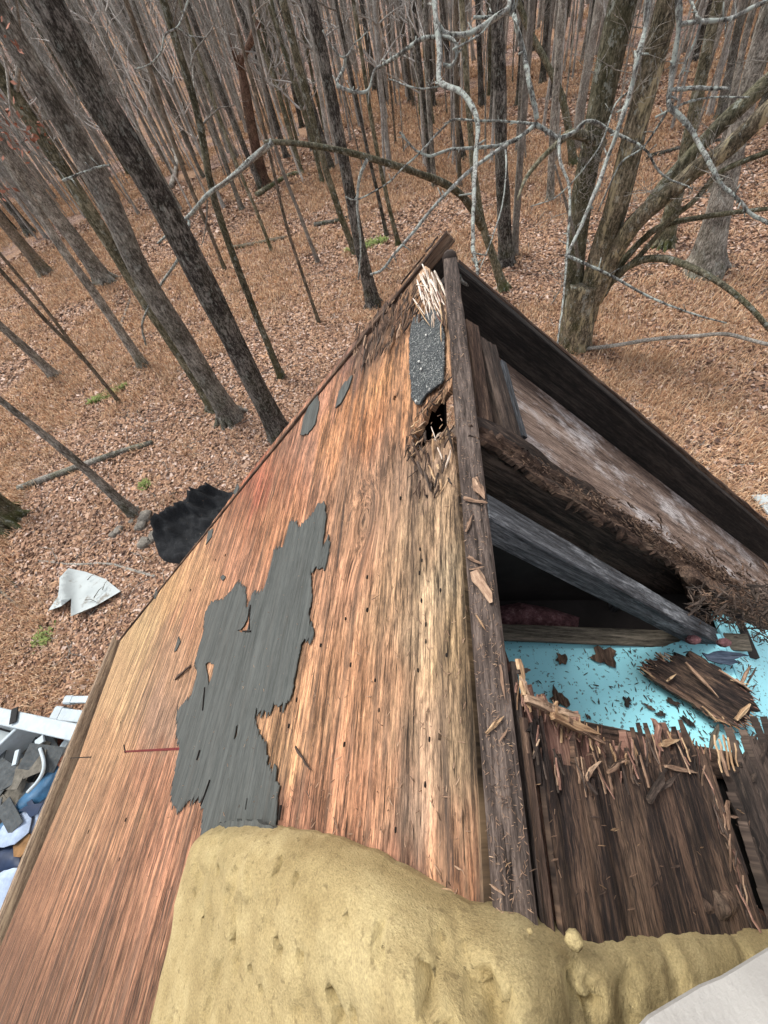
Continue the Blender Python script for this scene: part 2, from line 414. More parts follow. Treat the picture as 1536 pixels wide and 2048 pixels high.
M['twig'] = bark('twig', (.10, .09, .075), (.22, .20, .175), (.38, .355, .31), fine=2, lichen=.2)
M['twig_lichen'] = bark('twig_lichen', (.04, .037, .033), (.17, .165, .15), (.42, .43, .40), fine=2.5, lichen=1.0)

# left plywood: broad wear colours by place on the sheet
def jcol(*c): return tuple(c)
PLYCOL = [((900, 540), (.50, .40, .30)), ((850, 620), (.42, .26, .15)), ((770, 640), (.13, .075, .05)), ((800, 700), (.36, .20, .11)), ((730, 690), (.13, .08, .06)),
 ((760, 760), (.52, .28, .14)), ((690, 730), (.17, .10, .08)), ((700, 800), (.44, .19, .10)), ((640, 800), (.42, .22, .15)), ((660, 880), (.48, .24, .13)), ((740, 850), (.45, .18, .10)), ((790, 830), (.48, .26, .14)),
 ((600, 900), (.40, .22, .15)), ((520, 970), (.47, .14, .10)), ((560, 960), (.45, .18, .12)), ((560, 1040), (.46, .22, .13)), ((480, 1030), (.45, .17, .11)), ((440, 1080), (.48, .26, .16)), ((480, 1130), (.48, .25, .16)),
 ((400, 1130), (.52, .32, .18)), ((340, 1190), (.58, .38, .2)), ((290, 1260), (.64, .47, .26)), ((240, 1380), (.60, .42, .24)), ((330, 1300), (.44, .28, .18)), ((370, 1230), (.50, .28, .17)), ((220, 1500), (.52, .33, .19)), ((320, 1450), (.36, .24, .17)),
 ((150, 1620), (.48, .30, .18)), ((90, 1780), (.38, .21, .13)), ((40, 1950), (.26, .14, .09)), ((250, 1620), (.44, .25, .15)), ((310, 1560), (.44, .22, .14)), ((240, 1800), (.34, .18, .115)), ((230, 1960), (.26, .14, .09)), ((330, 1720), (.40, .20, .13)),
 ((700, 960), (.36, .22, .14)), ((730, 1040), (.33, .21, .14)), ((800, 950), (.36, .24, .16)), ((850, 960), (.30, .22, .16)), ((880, 1030), (.42, .31, .2)), ((890, 1150), (.52, .42, .28)), ((850, 1100), (.36, .26, .17)), ((900, 1300), (.50, .37, .22)), ((850, 1280), (.40, .30, .20)), ((870, 1500), (.36, .26, .18)), ((920, 1500), (.48, .36, .23)),
 ((830, 1640), (.36, .26, .19)), ((900, 1720), (.40, .24, .15)), ((930, 1800), (.42, .22, .13)), ((700, 1150), (.42, .24, .15)), ((760, 1200), (.42, .28, .17)), ((780, 1380), (.42, .26, .16)), ((700, 1350), (.46, .26, .15)), ((620, 1450), (.48, .28, .16)), ((580, 1500), (.52, .32, .18)), ((680, 1550), (.44, .23, .14)),
 ((600, 1640), (.36, .18, .12)), ((700, 1680), (.34, .17, .11)), ((780, 1600), (.40, .23, .14)), ((800, 1760), (.34, .18, .12)), ((450, 1800), (.3, .16, .1)), ((690, 1050), (.40, .24, .15)), ((960, 1850), (.34, .19, .12))]
def L2(px, py):            # left-plane coordinates: u = distance down the slope from x=0, v = world y
    p = on_left(px, py); return (-p[0] / CL, p[1])
def R2(px, py, off=0.0):
    p = on_right(px, py, off); return ((p[0] - XR0) / CR, p[1])
def to_left(u, v, h): return np.stack([-u * CL - h * SL, v, ZR - u * SL + h * CL], 1)
def to_right(u, v, h, off=0.0): return np.stack([XR0 + u * CR + h * SR, v, ZR + off - u * SR + h * CR], 1)
_pc = np.array([L2(*p) for p, c in PLYCOL]); _pp = np.array([c for p, c in PLYCOL]); _px = np.array([p for p, c in PLYCOL], float)
def ply_attrs(uv):
    W3 = to_left(uv[:, 0], uv[:, 1], np.zeros(len(uv))) - CAM; c = W3 @ R
    dep = np.clip(c[:, 2], .12, None); q = np.stack([c[:, 0] / dep * F + CXP, c[:, 1] / dep * F + CYP], 1)
    jit = np.stack([fbm(uv[:, 0] * 30, uv[:, 1] * 2.5, seed=41) - .5, fbm(uv[:, 0] * 24, uv[:, 1] * 3, seed=42) - .5], 1) * np.array([70, 130])
    d = ((q + jit)[:, None, :] - _px[None]) / np.array([45, 75]); w = 1 / (.12 + (d ** 2).sum(-1)) ** 2.0
    col = (w[..., None] * _pp[None]).sum(1) / w.sum(1)[:, None]
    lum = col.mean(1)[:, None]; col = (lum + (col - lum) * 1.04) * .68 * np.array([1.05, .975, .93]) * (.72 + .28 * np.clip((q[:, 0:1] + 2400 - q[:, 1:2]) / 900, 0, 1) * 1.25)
    red = np.clip((col[:, 0] / col[:, 1] - 2.0) / .8, 0, 1)[:, None]; col = col * (1 - red * [.15, -.05, .05])
    col = col * np.where(uv[:, 0] < .0135, .35, 1.0)[:, None]
    # knot: bend the grain round it
    kc = np.array(L2(727, 1040)); dx = (uv[:, 0] - kc[0]) / .028; dy = (uv[:, 1] - kc[1]) / .055
    r = np.hypot(dx, dy); wgt = np.exp(-(r / 1.3) ** 2)
    g = uv[:, 0] + np.sign(dx) * .018 * np.exp(-(r / 1.8) ** 2)
    g = g * (1 - wgt) + (kc[0] + r * .05) * wgt; v = uv[:, 1] * (1 - wgt * .9)
    col = col * (1 - .35 * np.exp(-(r / .6) ** 2))[:, None]
    return {'col': np.concatenate([col, np.ones((len(col), 1))], 1), 'guv2': np.stack([g, v, np.zeros(len(g))], 1)}
M['ply'] = wood('weathered_plywood', (.1, .06, .04), (.085, .06, .045), (.42, .285, .16), stain=(.035, .03, .028), stain_amt=.95, crack=.9, use_col=True, speck=.8, bumpd=.002)
M['eave'] = wood('eave_wood', (.12, .085, .06), (.29, .21, .145), (.48, .37, .25), stain_amt=.4)
M['rot'] = wood('rotten_dark_wood', (.012, .010, .009), (.045, .033, .027), (.13, .095, .075), stain=(.008, .007, .006), stain_amt=.7, fleck=(.2, .15, .11), fleck_amt=.3)
M['deck'] = wood('rotten_deck_wood', (.006, .005, .005), (.028, .019, .016), (.15, .092, .062), stain=(.010, .008, .009), stain_amt=.9, fleck=(.26, .17, .11), fleck_amt=.4, speck=.7, bumpd=.004)
M['rotbrown'] = wood('rotten_brown_wood', (.02, .013, .010), (.08, .05, .036), (.21, .135, .09), stain=(.015, .012, .012), stain_amt=.75, fleck=(.36, .26, .18), fleck_amt=.35, speck=.7, bumpd=.003)
M['black'] = wood('blackened_wood', (.006, .006, .006), (.016, .014, .013), (.05, .042, .036), stain=(.004, .004, .004), stain_amt=.6, fleck=(.09, .07, .06), fleck_amt=.25)
M['ridge'] = wood('ridge_wood', (.025, .019, .016), (.075, .056, .047), (.19, .145, .12), stain=(.012, .009, .008), stain_amt=.8, fleck=(.27, .22, .19), fleck_amt=.35, bumpd=.004)
M['blue'] = wood('blue_grey_lumber', (.018, .02, .022), (.062, .067, .074), (.17, .18, .19), stain=(.015, .015, .016), stain_amt=.8, fleck=(.40, .42, .44), fleck_amt=.75)
M['joist'] = wood('joist_wood', (.04, .034, .026), (.12, .105, .08), (.24, .2, .155), stain=(.03, .03, .026), stain_amt=.5)
M['soffit'] = wood('soffit_plywood', (.05, .035, .028), (.17, .12, .095), (.33, .25, .20), stain=(.03, .022, .02), stain_amt=.85, fleck=(.62, .59, .58), fleck_amt=.9, speck=.9, bumpd=.003)
M['raw'] = wood('fresh_torn_wood', (.16, .09, .05), (.36, .23, .13), (.60, .44, .27), stain=(.2, .1, .06), stain_amt=.4)
M['pinkwood'] = wood('torn_pink_wood', (.05, .026, .02), (.19, .10, .075), (.42, .26, .19), stain=(.08, .05, .04), stain_amt=.4)
M['white_splinter'] = wood('white_splinter_wood', (.30, .22, .16), (.55, .47, .39), (.76, .71, .64), stain=(.3, .15, .08), stain_amt=.3)
M['chip'] = wood('chip_wood', (.10, .06, .04), (.26, .165, .11), (.48, .34, .23), stain_amt=.3)
M['chipdark'] = wood('dark_chip_wood', (.03, .022, .018), (.09, .06, .046), (.18, .13, .1), stain_amt=.4)
M['felt'] = wood('grey_weathered_veneer', (.045, .050, .047), (.070, .077, .073), (.098, .106, .10), stain=(.11, .08, .06), stain_amt=.25, crack=.35, cs=1.3, bumpd=.0004)

# ------------------------------------------------------------------ ground
t = NT('forest_floor', .95); v = t.obj()
lf = t.voro(v, 17, out='Color'); lfs = t.sep(lf, 0)
base = t.ramp(lfs, [(0, (.09, .055, .042)), (.35, (.19, .12, .09)), (.6, (.28, .18, .14)), (.85, (.42, .29, .24)), (1, (.66, .52, .46))])
base = t.mix(1.0, base, t.ramp(t.noise(v, 40, 3), [(.3, .55), (.7, 1.35)]), 'MULTIPLY')
gm = t.ramp(t.noise(v, .33, 5, .62), [(.47, 0), (.58, 1)])
base = t.mix(t.math('MULTIPLY', gm, .65), base, t.ramp(t.noise(v, 30, 5, .7), [(.3, (.19, .10, .055)), (.5, (.42, .25, .14)), (.7, (.62, .41, .24))]))
t.color(base); t.bump(t.noise(v, 20, 4), 1.0, .04); M['floor'] = t.m
xs = np.concatenate([np.linspace(-300, -34, 40), np.linspace(-32, 32, 129), np.linspace(34, 300, 40)])
ys = np.concatenate([np.linspace(-40, -6, 12), np.linspace(-5, 55, 121), np.linspace(58, 330, 50)])
GX, GY = np.meshgrid(xs, ys, indexing='ij'); GZ = ground_z(GX, GY)
i, j = np.meshgrid(np.arange(len(xs) - 1), np.arange(len(ys) - 1), indexing='ij'); n_ = len(ys)
q = np.stack([i * n_ + j, (i + 1) * n_ + j, (i + 1) * n_ + j + 1, i * n_ + j + 1], -1).reshape(-1, 4)
tag(mesh_np('ground', np.stack([GX, GY, GZ], -1).reshape(-1, 3), q, M['floor'], None, None, True, origin=(0, 0, 0)), 'sloping woodland floor of leaf litter', None, kind='structure')
def inframe(x, y, z, mar=60):
    P = np.stack([x, y, z], -1) - CAM; c = P @ R
    px = c[..., 0] / c[..., 2] * F + CXP; py = c[..., 1] / c[..., 2] * F + CYP
    return (c[..., 2] > .1) & (px > -mar) & (px < 1536 + mar) & (py > -mar) & (py < 2048 + mar), px, py
def grass_mask(x, y):
    m = fbm(x / 4.3 + 11, y / 4.3 + 5, seed=21, o=4)
    near = np.clip((np.hypot(x, y) - 7.5) / 7, 0, 1)
    return np.clip((m - .488 + .08 * near - .08 * (1 - near) + .05 * np.clip(x / 12, -1, 1)) / .10, 0, 1)
def scatter(n, dmax, seed, power=1.0):
    g = np.random.default_rng(seed)
    d = 2.0 + (dmax - 2.0) * g.random(n) ** power; a = math.radians(90) + (g.random(n) - .5) * math.radians(206)
    x = d * np.cos(a); y = d * np.sin(a); z = ground_z(x, y)
    ok, px, py = inframe(x, y, z, 40)
    ok &= ~((np.abs(x) < 3.25) & (y < .5))
    return x[ok], y[ok], z[ok], g
# fallen leaves
x, y, z, g = scatter(1150000, 34, 31, .85)
d = np.hypot(x, y); keep = (g.random(len(x)) < np.where(grass_mask(x, y) > .5, .7, 1)); x, y, z, d = x[keep], y[keep], z[keep], d[keep]
n = len(x); s = (.016 + .020 * g.random(n)) * (1 + d / 20); a = g.random(n) * 6.283
s = s * np.where(g.random(n) < .06, 1.9, 1.0); ux = np.stack([np.cos(a), np.sin(a), (g.random(n) - .5) * 1.1], 1) * s[:, None]; uy = np.stack([-np.sin(a), np.cos(a), (g.random(n) - .5) * 1.1], 1) * (s * (.45 + .25 * g.random(n)))[:, None]
C0 = np.stack([x, y, z + .015 + .03 * g.random(n)], 1)
VV = np.stack([C0 - ux, C0 - uy * 1.0, C0 + ux, C0 + uy], 1).reshape(-1, 3)
pal = np.array([(.40, .24, .155), (.50, .33, .23), (.27, .15, .095), (.15, .085, .06), (.66, .51, .42), (.50, .30, .18), (.08, .05, .04), (.58, .44, .37)])
cc = pal[g.choice(len(pal), n, p=[.26, .17, .18, .12, .05, .12, .05, .05])] * (.62 + .42 * g.random((n, 1)))
tl = NT('fallen_leaf', .8); tl.color(tl.attr('col', 'Color')); M['leaf'] = tl.m
tag(mesh_np('fallen_leaves', VV, np.arange(4 * n).reshape(-1, 4), M['leaf'], None, {'col': np.repeat(np.concatenate([cc, np.ones((n, 1))], 1), 4, 0)}, False, origin=(0, 0, 0)),
    'brown and pinkish fallen leaves carpeting the woodland floor', 'leaves', kind='stuff')
# dead grass mats
x, y, z, g = scatter(60000, 48, 32, .8)
gm = grass_mask(x, y); keep = g.random(len(x)) < gm * .8 + .03; x, y, z = x[keep], y[keep], z[keep]; x, y, z = x[:26000], y[:26000], z[:26000]
n = len(x); B = 26
d = np.hypot(x, y)[:, None]; X0 = x[:, None] + g.normal(0, .09, (n, B)) * (1 + d / 30); Y0 = y[:, None] + g.normal(0, .09, (n, B)) * (1 + d / 30)
flow = fbm(x / 2, y / 2, seed=77) * 12
a = flow[:, None] + g.normal(0, 1.2, (n, B)); L = (.08 + .15 * g.random((n, B))); w = .0022 * (1 + d / 8)
up = .05 + .13 * g.random((n, B)) * (g.random((n, 1)) * .8 + .5)
Z0 = ground_z(X0, Y0); dx, dy = np.cos(a), np.sin(a)
P0 = np.stack([X0 - dy * w, Y0 + dx * w, Z0], -1); P1 = np.stack([X0 + dy * w, Y0 - dx * w, Z0], -1)
P2 = np.stack([X0 + dx * L * .5 + dy * w, Y0 + dy * L * .5 - dx * w, Z0 + up], -1); P3 = np.stack([X0 + dx * L * .5 - dy * w, Y0 + dy * L * .5 + dx * w, Z0 + up], -1)
P4 = np.stack([X0 + dx * L, Y0 + dy * L, Z0 + up * .55], -1)
VV = np.stack([P0, P1, P2, P3, P4], 2).reshape(-1, 3); nb = n * B; bi = np.arange(nb)[:, None] * 5
cl = np.array([(.60, .36, .205), (.74, .49, .30), (.41, .22, .125), (.66, .41, .24), (.84, .63, .43)])
cc = (cl[g.choice(5, nb)] * (.55 + .5 * g.random((nb, 1)))) * np.repeat(.75 + .4 * g.random((n, 1)), B, 0)
tag(mesh_np('dead_grass', VV, [bi + np.array([0, 1, 2, 3]), bi + np.array([3, 2, 4])], M['leaf'], None, {'col': np.repeat(np.concatenate([cc, np.ones((nb, 1))], 1), 5, 0)}, False, origin=(0, 0, 0)),
    'matted orange brown dead grass between the trees', 'grass', kind='stuff')

# ------------------------------------------------------------------ trees
def limb_set(T, base, dirv, length, rad, g, depth_=0, seg=5, sag=.25, kids=3):
    n = max(4, int(length / .35)); p = np.array(base, float); d = np.array(dirv, float); d /= np.linalg.norm(d); P = [p.copy()]
    for k in range(n):
        d = d + g.normal(0, .17, 3) + np.array([0, 0, .05]); d /= np.linalg.norm(d); p = p + d * length / n; P.append(p.copy())
    P = np.array(P); r = rad * (1 - .85 * np.linspace(0, 1, len(P))); T.add(P, r, seg, cap=False)
    if depth_ < 2:
        for k in range(kids):
            i = int(g.uniform(.25, .95) * (len(P) - 1)); dd = P[min(i + 1, len(P) - 1)] - P[i]; dd = dd / (np.linalg.norm(dd) + 1e-9) + g.normal(0, .55, 3)
            limb_set(T, P[i], dd, length * g.uniform(.3, .55), max(r[i] * .6, .004), g, depth_ + 1, max(3, seg - 1), kids=max(1, kids - 1))
def flare(r0, hs, f=.55, hh=.5): return r0 * (1 + f * np.exp(-hs / hh * 2.2))
def make_trunk(path, radii, seed, seg=10, n=None, roots=True):
    """path in local metres from the base up"""
    P = catmull(path, n or 26); L = np.concatenate([[0], np.cumsum(np.linalg.norm(np.diff(P, axis=0), axis=1))])
    Lc = np.concatenate([[0], np.cumsum(np.linalg.norm(np.diff(np.asarray(path, float), axis=0), axis=1))])
    r = np.interp(L, Lc, radii); g = np.random.default_rng(seed)
    # denser rings near the foot for the root flare
    T = Tubes(); foot = catmull(P[:2], 6)[:-1]; PP = np.vstack([P[0] - [0, 0, .25], foot, P[1:]]); LL = np.concatenate([[0], np.linspace(0, L[1], 6)[:-1], L[1:]])
    rr = flare(np.interp(LL, L, r), LL, .6, 1.2 * (.3 + r[0] * 2))
    T.add(PP, rr, seg, lump=.13, seed=seed)
    if roots and r[0] > .07:
        for k in range(g.integers(4, 7)):
            a = g.random() * 6.28; R0 = r[0]
            Q = [P[0] + np.array([math.cos(a) * R0 * .6, math.sin(a) * R0 * .6, R0 * 1.5]), P[0] + np.array([math.cos(a) * R0 * 1.6, math.sin(a) * R0 * 1.6, R0 * .35]), P[0] + np.array([math.cos(a) * R0 * 3.0, math.sin(a) * R0 * 3.0, -.12])]
            T.add(catmull(Q, 6), np.linspace(R0 * .5, R0 * .1, 6), 6)
    return T, P, np.interp(L, Lc, radii)
def crown_for(P, r, g, lo, nb, blen, T=None):
    T = T or Tubes(); H = P[:, 2] - P[0, 2]; idx = np.where(H > lo)[0]
    if len(idx) == 0: return T
    for k in range(nb):
        i = int(g.choice(idx)); a = g.random() * 6.28; up = g.uniform(.25, 1.1)
        limb_set(T, P[i], (math.cos(a), math.sin(a), up), blen * g.uniform(.5, 1.1), max(r[i] * g.uniform(.25, .5), .008), g, 0, 5, kids=3)
    return T
def tree_px(pts, w0, w1, mat, label, lo=4.5, nb=9, blen=1.8, group=None, H=14.5, name='forest_tree', seed=0, extra=None, dy=0.0, seg=10):
    """a standing tree: foot where the first pixel meets the ground, trunk through the others at the same distance"""
    g = np.random.default_rng(seed + 100); B = on_ground(*pts[0]); B[2] -= .02; w0, w1 = w0 * .76, w1 * .68; lo *= .8; nb += 5
    hd = np.array([B[0], B[1], 0]); hd /= np.linalg.norm(hd); pth = [np.zeros(3)]; rad = [w0 / 2 / F * depth(B)]
    for k, (px, py) in enumerate(pts[1:]):
        r = ray(px, py); s = (B[:2] @ hd[:2]) / (r[:2] @ hd[:2]); p = CAM + r * s; pth.append(p - B)
        f = (k + 1) / (len(pts) - 1); rad.append((w0 + (w1 - w0) * f) / 2 / F * depth(p))
    last = pth[-1] - pth[-2]; last /= np.linalg.norm(last); last = last * .75 + np.array([0, 0, .25]); last /= np.linalg.norm(last)
    top = pth[-1][2]; rt = rad[-1]
    rad = [rad[0]] + [min(x, rad[0] * 1.05) for x in rad[1:]]
    it = 0
    while top < H and it < 12:
        it += 1
        step = min(3.0, H - top + .1); pth.append(pth[-1] + last * step / max(last[2], .3)); last = last + g.normal(0, .05, 3); last[2] = abs(last[2]); last /= np.linalg.norm(last)
        top = pth[-1][2]; rad.append(max(rad[-1] * .8, .012))
    root = empty(name, B, label, 'tree', group)
    T, P, r = make_trunk(np.array(pth), rad, seed, seg, n=int(10 + len(pth) * 4)); T.build('trunk', M[mat], root, origin=(0, 0, 0))
    C = crown_for(P, r, g, lo, nb, blen)
    if extra: extra(C, root, B)
    C.build('crown', M['twig' if mat != 'bark_dark' else 'twig'], root, origin=(0, 0, 0))
    return root, B
tree_px([(562, 872), (445, 640), (320, 400), (200, 200), (90, 0)], 48, 100, 'bark_dark', 'thick dark trunk speckled with pale lichen rising from behind the left rake', lo=9, seed=1, nb=6, seg=14)
tree_px([(462, 838), (372, 690), (290, 560), (207, 385), (20, 60)], 46, 66, 'bark_grey', 'thick grey mossy-footed trunk just left of the darkest big trunk', lo=8, seed=2, seg=14)
tree_px([(430, 818), (293, 605), (190, 440), (80, 270), (-60, 60)], 30, 44, 'bark_moss', 'dark mossy trunk tight behind the grey mossy-footed trunk', lo=7, seed=3)
tree_px([(212, 566), (150, 480), (98, 415), (10, 300)], 36, 44, 'bark_grey', 'smooth grey trunk with a spreading foot on purple leaf litter at far left', lo=7, seed=4)
tree_px([(288, 732), (195, 595), (122, 495), (60, 395), (-30, 260)], 22, 24, 'bark_grey', 'straight medium grey trunk with small branch stubs left of the mossy pair', lo=6, seed=5)
tree_px([(563, 755), (500, 600), (430, 405), (400, 250), (345, 60)], 17, 22, 'bark_moss', 'slim greenish trunk standing right of the darkest big trunk', lo=5, seed=6)
tree_px([(92, 548), (45, 490), (-5, 430), (-60, 350)], 28, 26, 'bark_brown', 'short-footed brown trunk with a green mossy base near the left margin', lo=6, seed=7)
tree_px([(62, 468), (38, 435), (-20, 360)], 22, 16, 'bark_dark', 'dark trunk with widely spread roots at the upper left margin', lo=6, seed=8)
tree_px([(166, 718), (85, 610), (0, 508), (-60, 440)], 9, 9, 'bark_brown', 'thin dark sapling ending in orange grass at the left, one of a close pair', lo=5, seed=9, nb=4)
tree_px([(240, 806), (165, 715), (98, 648), (0, 540)], 9, 12, 'bark_brown', 'longest thin dark sapling at the left with its foot by a bright moss strip', lo=5, seed=10, nb=4)
tree_px([(112, 755), (60, 705), (0, 650), (-40, 610)], 22, 18, 'bark_grey', 'leaning weathered trunk on the left with a pale splayed foot', lo=6, seed=11, nb=3)
tree_px([(268, 1028), (205, 970), (150, 920), (70, 855), (0, 800)], 24, 18, 'bark_grey', 'bent grey trunk crossing the fallen log beside the black fabric', lo=5, seed=12, nb=3)
tree_px([(18, 1046), (-25, 1000), (-70, 940)], 62, 50, 'bark_moss', 'massive mossy trunk foot cut by the left edge of the view', lo=7, seed=13, nb=3)
tree_px([(712, 507), (690, 455), (655, 350), (610, 180), (575, 40)], 15, 22, 'bark_moss', 'mossy curved trunk passing behind the arching branch, foot by bright green moss', lo=7, seed=14)
tree_px([(748, 612), (722, 500), (695, 360), (668, 220), (640, 90)], 30, 34, 'bark_dark', 'dark double-looking trunk ending just left of the roof peak', lo=7, seed=15)
tree_px([(636, 525), (600, 430), (560, 325), (540, 240), (515, 100)], 9, 10, 'bark_pale', 'slender pale sapling with a green foot in the middle clearing', lo=6, seed=16, nb=5)
tree_px([(638, 645), (600, 535), (570, 440), (535, 290), (500, 150)], 8, 9, 'bark_brown', 'slender brown sapling lowest in the middle clearing', lo=6, seed=17, nb=5)
tree_px([(545, 506), (510, 415), (480, 345), (440, 240), (400, 120)], 8, 11, 'bark_moss', 'thin dark sapling with its foot in orange grass above a fallen log', lo=6, seed=18, nb=5)
tree_px([(450, 540), (418, 460), (375, 360), (335, 250), (290, 110)], 9, 14, 'bark_brown', 'thin trunk behind the slim greenish one with its foot in grass', lo=6, seed=19, nb=5)
tree_px([(485, 420), (462, 360), (430, 265), (395, 160), (350, 40)], 11, 15, 'bark_grey', 'straight grey trunk behind the kink of the arching branch', lo=6, seed=20)
tree_px([(470, 315), (445, 260), (415, 180), (370, 60)], 14, 18, 'bark_grey', 'trunk with mossy flared foot far back left of the broken snag', lo=6, seed=21)
tree_px([(1008, 580), (985, 510), (965, 450), (948, 350), (940, 250), (930, 120)], 22, 16, 'bark_moss', 'mossy crooked trunk right of the roof peak carrying the arching branch', lo=7, seed=22)
tree_px([(1012, 528), (1008, 430), (1003, 320), (1000, 180), (993, 20)], 34, 36, 'bark_dark', 'tall dark upright trunk right behind the mossy crooked one', lo=8, seed=23)
tree_px([(1028, 512), (1035, 400), (1046, 240), (1060, 60)], 18, 20, 'bark_pale', 'pale upright trunk close beside the tall dark one', lo=7, seed=24)
tree_px([(1405, 545), (1432, 440), (1462, 320), (1490, 210), (1530, 60)], 62, 50, 'bark_grey', 'stout ridged grey trunk with splayed foot standing alone at right', lo=8, seed=25)
tree_px([(1328, 490), (1350, 400), (1372, 300), (1402, 160), (1432, 20)], 36, 30, 'bark_moss', 'mossy trunk between the forked tree and the stout ridged one', lo=8, seed=26)
tree_px([(1155, 300), (1160, 230), (1178, 120), (1200, 0)], 24, 24, 'bark_pale', 'smooth pale pinkish trunk leaning right behind the forked tree', lo=8, seed=27)
tree_px([(1148, 330), (1128, 210), (1095, 130), (1040, 15)], 18, 16, 'bark_moss', 'left-leaning trunk meeting the smooth pale one in a V', lo=8, seed=28)
tree_px([(1100, 402), (1104, 300), (1112, 180), (1122, 40)], 18, 20, 'bark_grey', 'dark-footed trunk left of the forked tree by a fallen white branch', lo=7, seed=29)
tree_px([(926, 320), (915, 240), (900, 140), (885, 20)], 16, 16, 'bark_dark', 'trunk with mossy foot high between the lichen branches', lo=7, seed=30)
tree_px([(862, 348), (852, 250), (838, 120), (826, 0)], 14, 16, 'bark_dark', 'dark trunk at top centre with its foot in orange grass', lo=7, seed=31)
tree_px([(797, 490), (775, 400), (748, 270), (725, 120)], 11, 12, 'bark_moss', 'thin mossy trunk standing just above the roof peak to its left', lo=6, seed=32)
tree_px([(774, 472), (758, 400), (735, 300), (700, 140)], 9, 10, 'bark_dark', 'thin dark trunk beside the mossy one above the roof peak', lo=6, seed=33)
tree_px([(1100, 610), (1108, 600)], 3, 3, 'twig', 'short dead stem standing between roof and forked tree', lo=0.2, nb=3, blen=.5, H=1.4, seed=34, name='sapling')
tree_px([(100, 1215 - 980), (60, 150), (20, 60)], 26, 30, 'bark_grey', 'grey trunk deep in the wood at the upper left corner', lo=7, seed=35)
tree_px([(1440, 240), (1462, 130), (1485, 20)], 22, 20, 'bark_grey', 'grey trunk behind the stout ridged one at the upper right', lo=7, seed=36)
tree_px([(1310, 150), (1325, 80), (1340, 0)], 26, 28, 'bark_moss', 'dark mossy trunk with splayed foot at the top right', lo=7, seed=37)
tree_px([(665, 340), (640, 260), (600, 130), (560, 10)], 13, 14, 'bark_dark', 'dark trunk behind the arching branch left of the curved mossy trunk', lo=6, seed=38)
tree_px([(1425, 385), (1450, 280), (1475, 150), (1500, 40)], 18, 18, 'bark_grey', 'slim trunk in front of a dark fallen limb at upper right', lo=7, seed=39)

# broken snag: reddish trunk with the top snapped over
B = on_ground(528, 372); root = empty('dead_tree', B, 'dead reddish snag with its snapped top leaning across it', 'tree')
hd = np.array([B[0], B[1]]) / np.hypot(B[0], B[1])
def at_dist(B, px, py):
    hd = np.array([B[0], B[1]]) / np.hypot(B[0], B[1]); r = ray(px, py); return CAM + r * ((B[:2] @ hd) / (r[:2] @ hd))
pth = [np.zeros(3)] + [at_dist(B, *p) - B for p in [(508, 280), (492, 190), (478, 110)]]; dd = depth(B)
T, P, r = make_trunk(np.array(pth), [w / 2 / F * dd for w in (19, 19, 18, 9)], 71, 10, 20); T.build('trunk', M['bark_snag'], root, origin=(0, 0, 0))
T = Tubes(); Q = [at_dist(B, *p) - B + [0, -.3, 0] for p in [(482, 128), (505, 80), (520, 40)]]; T.add(catmull(Q, 8), np.linspace(.09, .16, 8) * dd / 22, 8, lump=.3, seed=5); T.build('broken_top', M['bark_snag'], root, origin=(0, 0, 0))
for k in range(7):
    a = Q[0] + np.array([random.uniform(-.15, .15), 0, random.uniform(-.2, .6)])
    T = Tubes(); T.add([a, a + np.array([random.uniform(-.1, .1), random.uniform(-.1, .1), random.uniform(.5, 1.1)])], [.04, .008], 4); T.build('splinter', M['bark_snag'], root, origin=(0, 0, 0))

# the forked multi-stem tree at right, with its own drawn limbs
def px_path(B, pts, dist=None):
    """points at the tree's distance, or at their own stated distance factor"""
    hd = np.array([B[0], B[1]]) / np.hypot(B[0], B[1]); d0 = B[:2] @ hd; out = []
    for p in pts:
        f = p[2] if len(p) > 2 else 1.0; r = ray(p[0], p[1]); out.append(CAM + r * (d0 * f / (r[:2] @ hd)))
    return np.array(out)
B = on_ground(1152, 692); root = empty('forked_tree', B, 'big multi-stemmed mossy tree with peeling bark right of the gable', 'tree'); dd = depth(B)
def stem(name, pts, w0, w1, mat, lump=.16, seg=14, seed=0, n=26, T=None, ext=0.0):
    P = px_path(B, pts) - B; 
    if ext: P = np.vstack([P, P[-1] + (P[-1] - P[-2]) / np.linalg.norm(P[-1] - P[-2]) * ext])
    P = catmull(P, n); r = np.array([(w0 + (w1 - w0) * k / (n - 1)) / 2 / F * depth(p + B) for k, p in enumerate(P)]); r = np.minimum(r, r[0] * 1.1) * .80
    own = T is None; T = T or Tubes(); T.add(P, r, seg, lump=lump, seed=seed)
    if own: T.build(name, M[mat], root, origin=(0, 0, 0))
    return P, r
T = Tubes(); stem('trunk', [(1152, 720), (1153, 670), (1160, 610), (1172, 560)], 74, 84, '', T=T, seed=1)
for k, (a, b) in enumerate([((1150, 680), (1105, 725)), ((1160, 680), (1195, 735)), ((1150, 690), (1145, 745))]): stem('', [a, b], 40, 14, '', T=T, n=6, seg=8)
T.build('trunk', M['bark_peel'], root, origin=(0, 0, 0))
st = [stem('stem', [(1140, 640), (1150, 520), (1166, 380), (1195, 240), (1222, 110), (1250, -20)], 42, 74, 'bark_moss', seed=2, ext=4),
      stem('stem', [(1168, 640), (1200, 520, .99), (1235, 400, .98), (1265, 280, .98), (1300, 150, .98), (1340, -10, .98)], 52, 56, 'bark_peel', seed=3, ext=4),
      stem('stem', [(1185, 600), (1230, 505, .98), (1275, 440, .96), (1340, 385, .95), (1395, 335, .94), (1450, 300, .93), (1545, 210, .92)], 44, 36, 'bark_peel', seed=4, ext=3),
      stem('stem', [(1235, 500, .98), (1330, 370, 1.02), (1410, 280, 1.04), (1480, 215, 1.05), (1560, 140, 1.06)], 30, 44, 'bark_moss', seed=5, ext=3)]
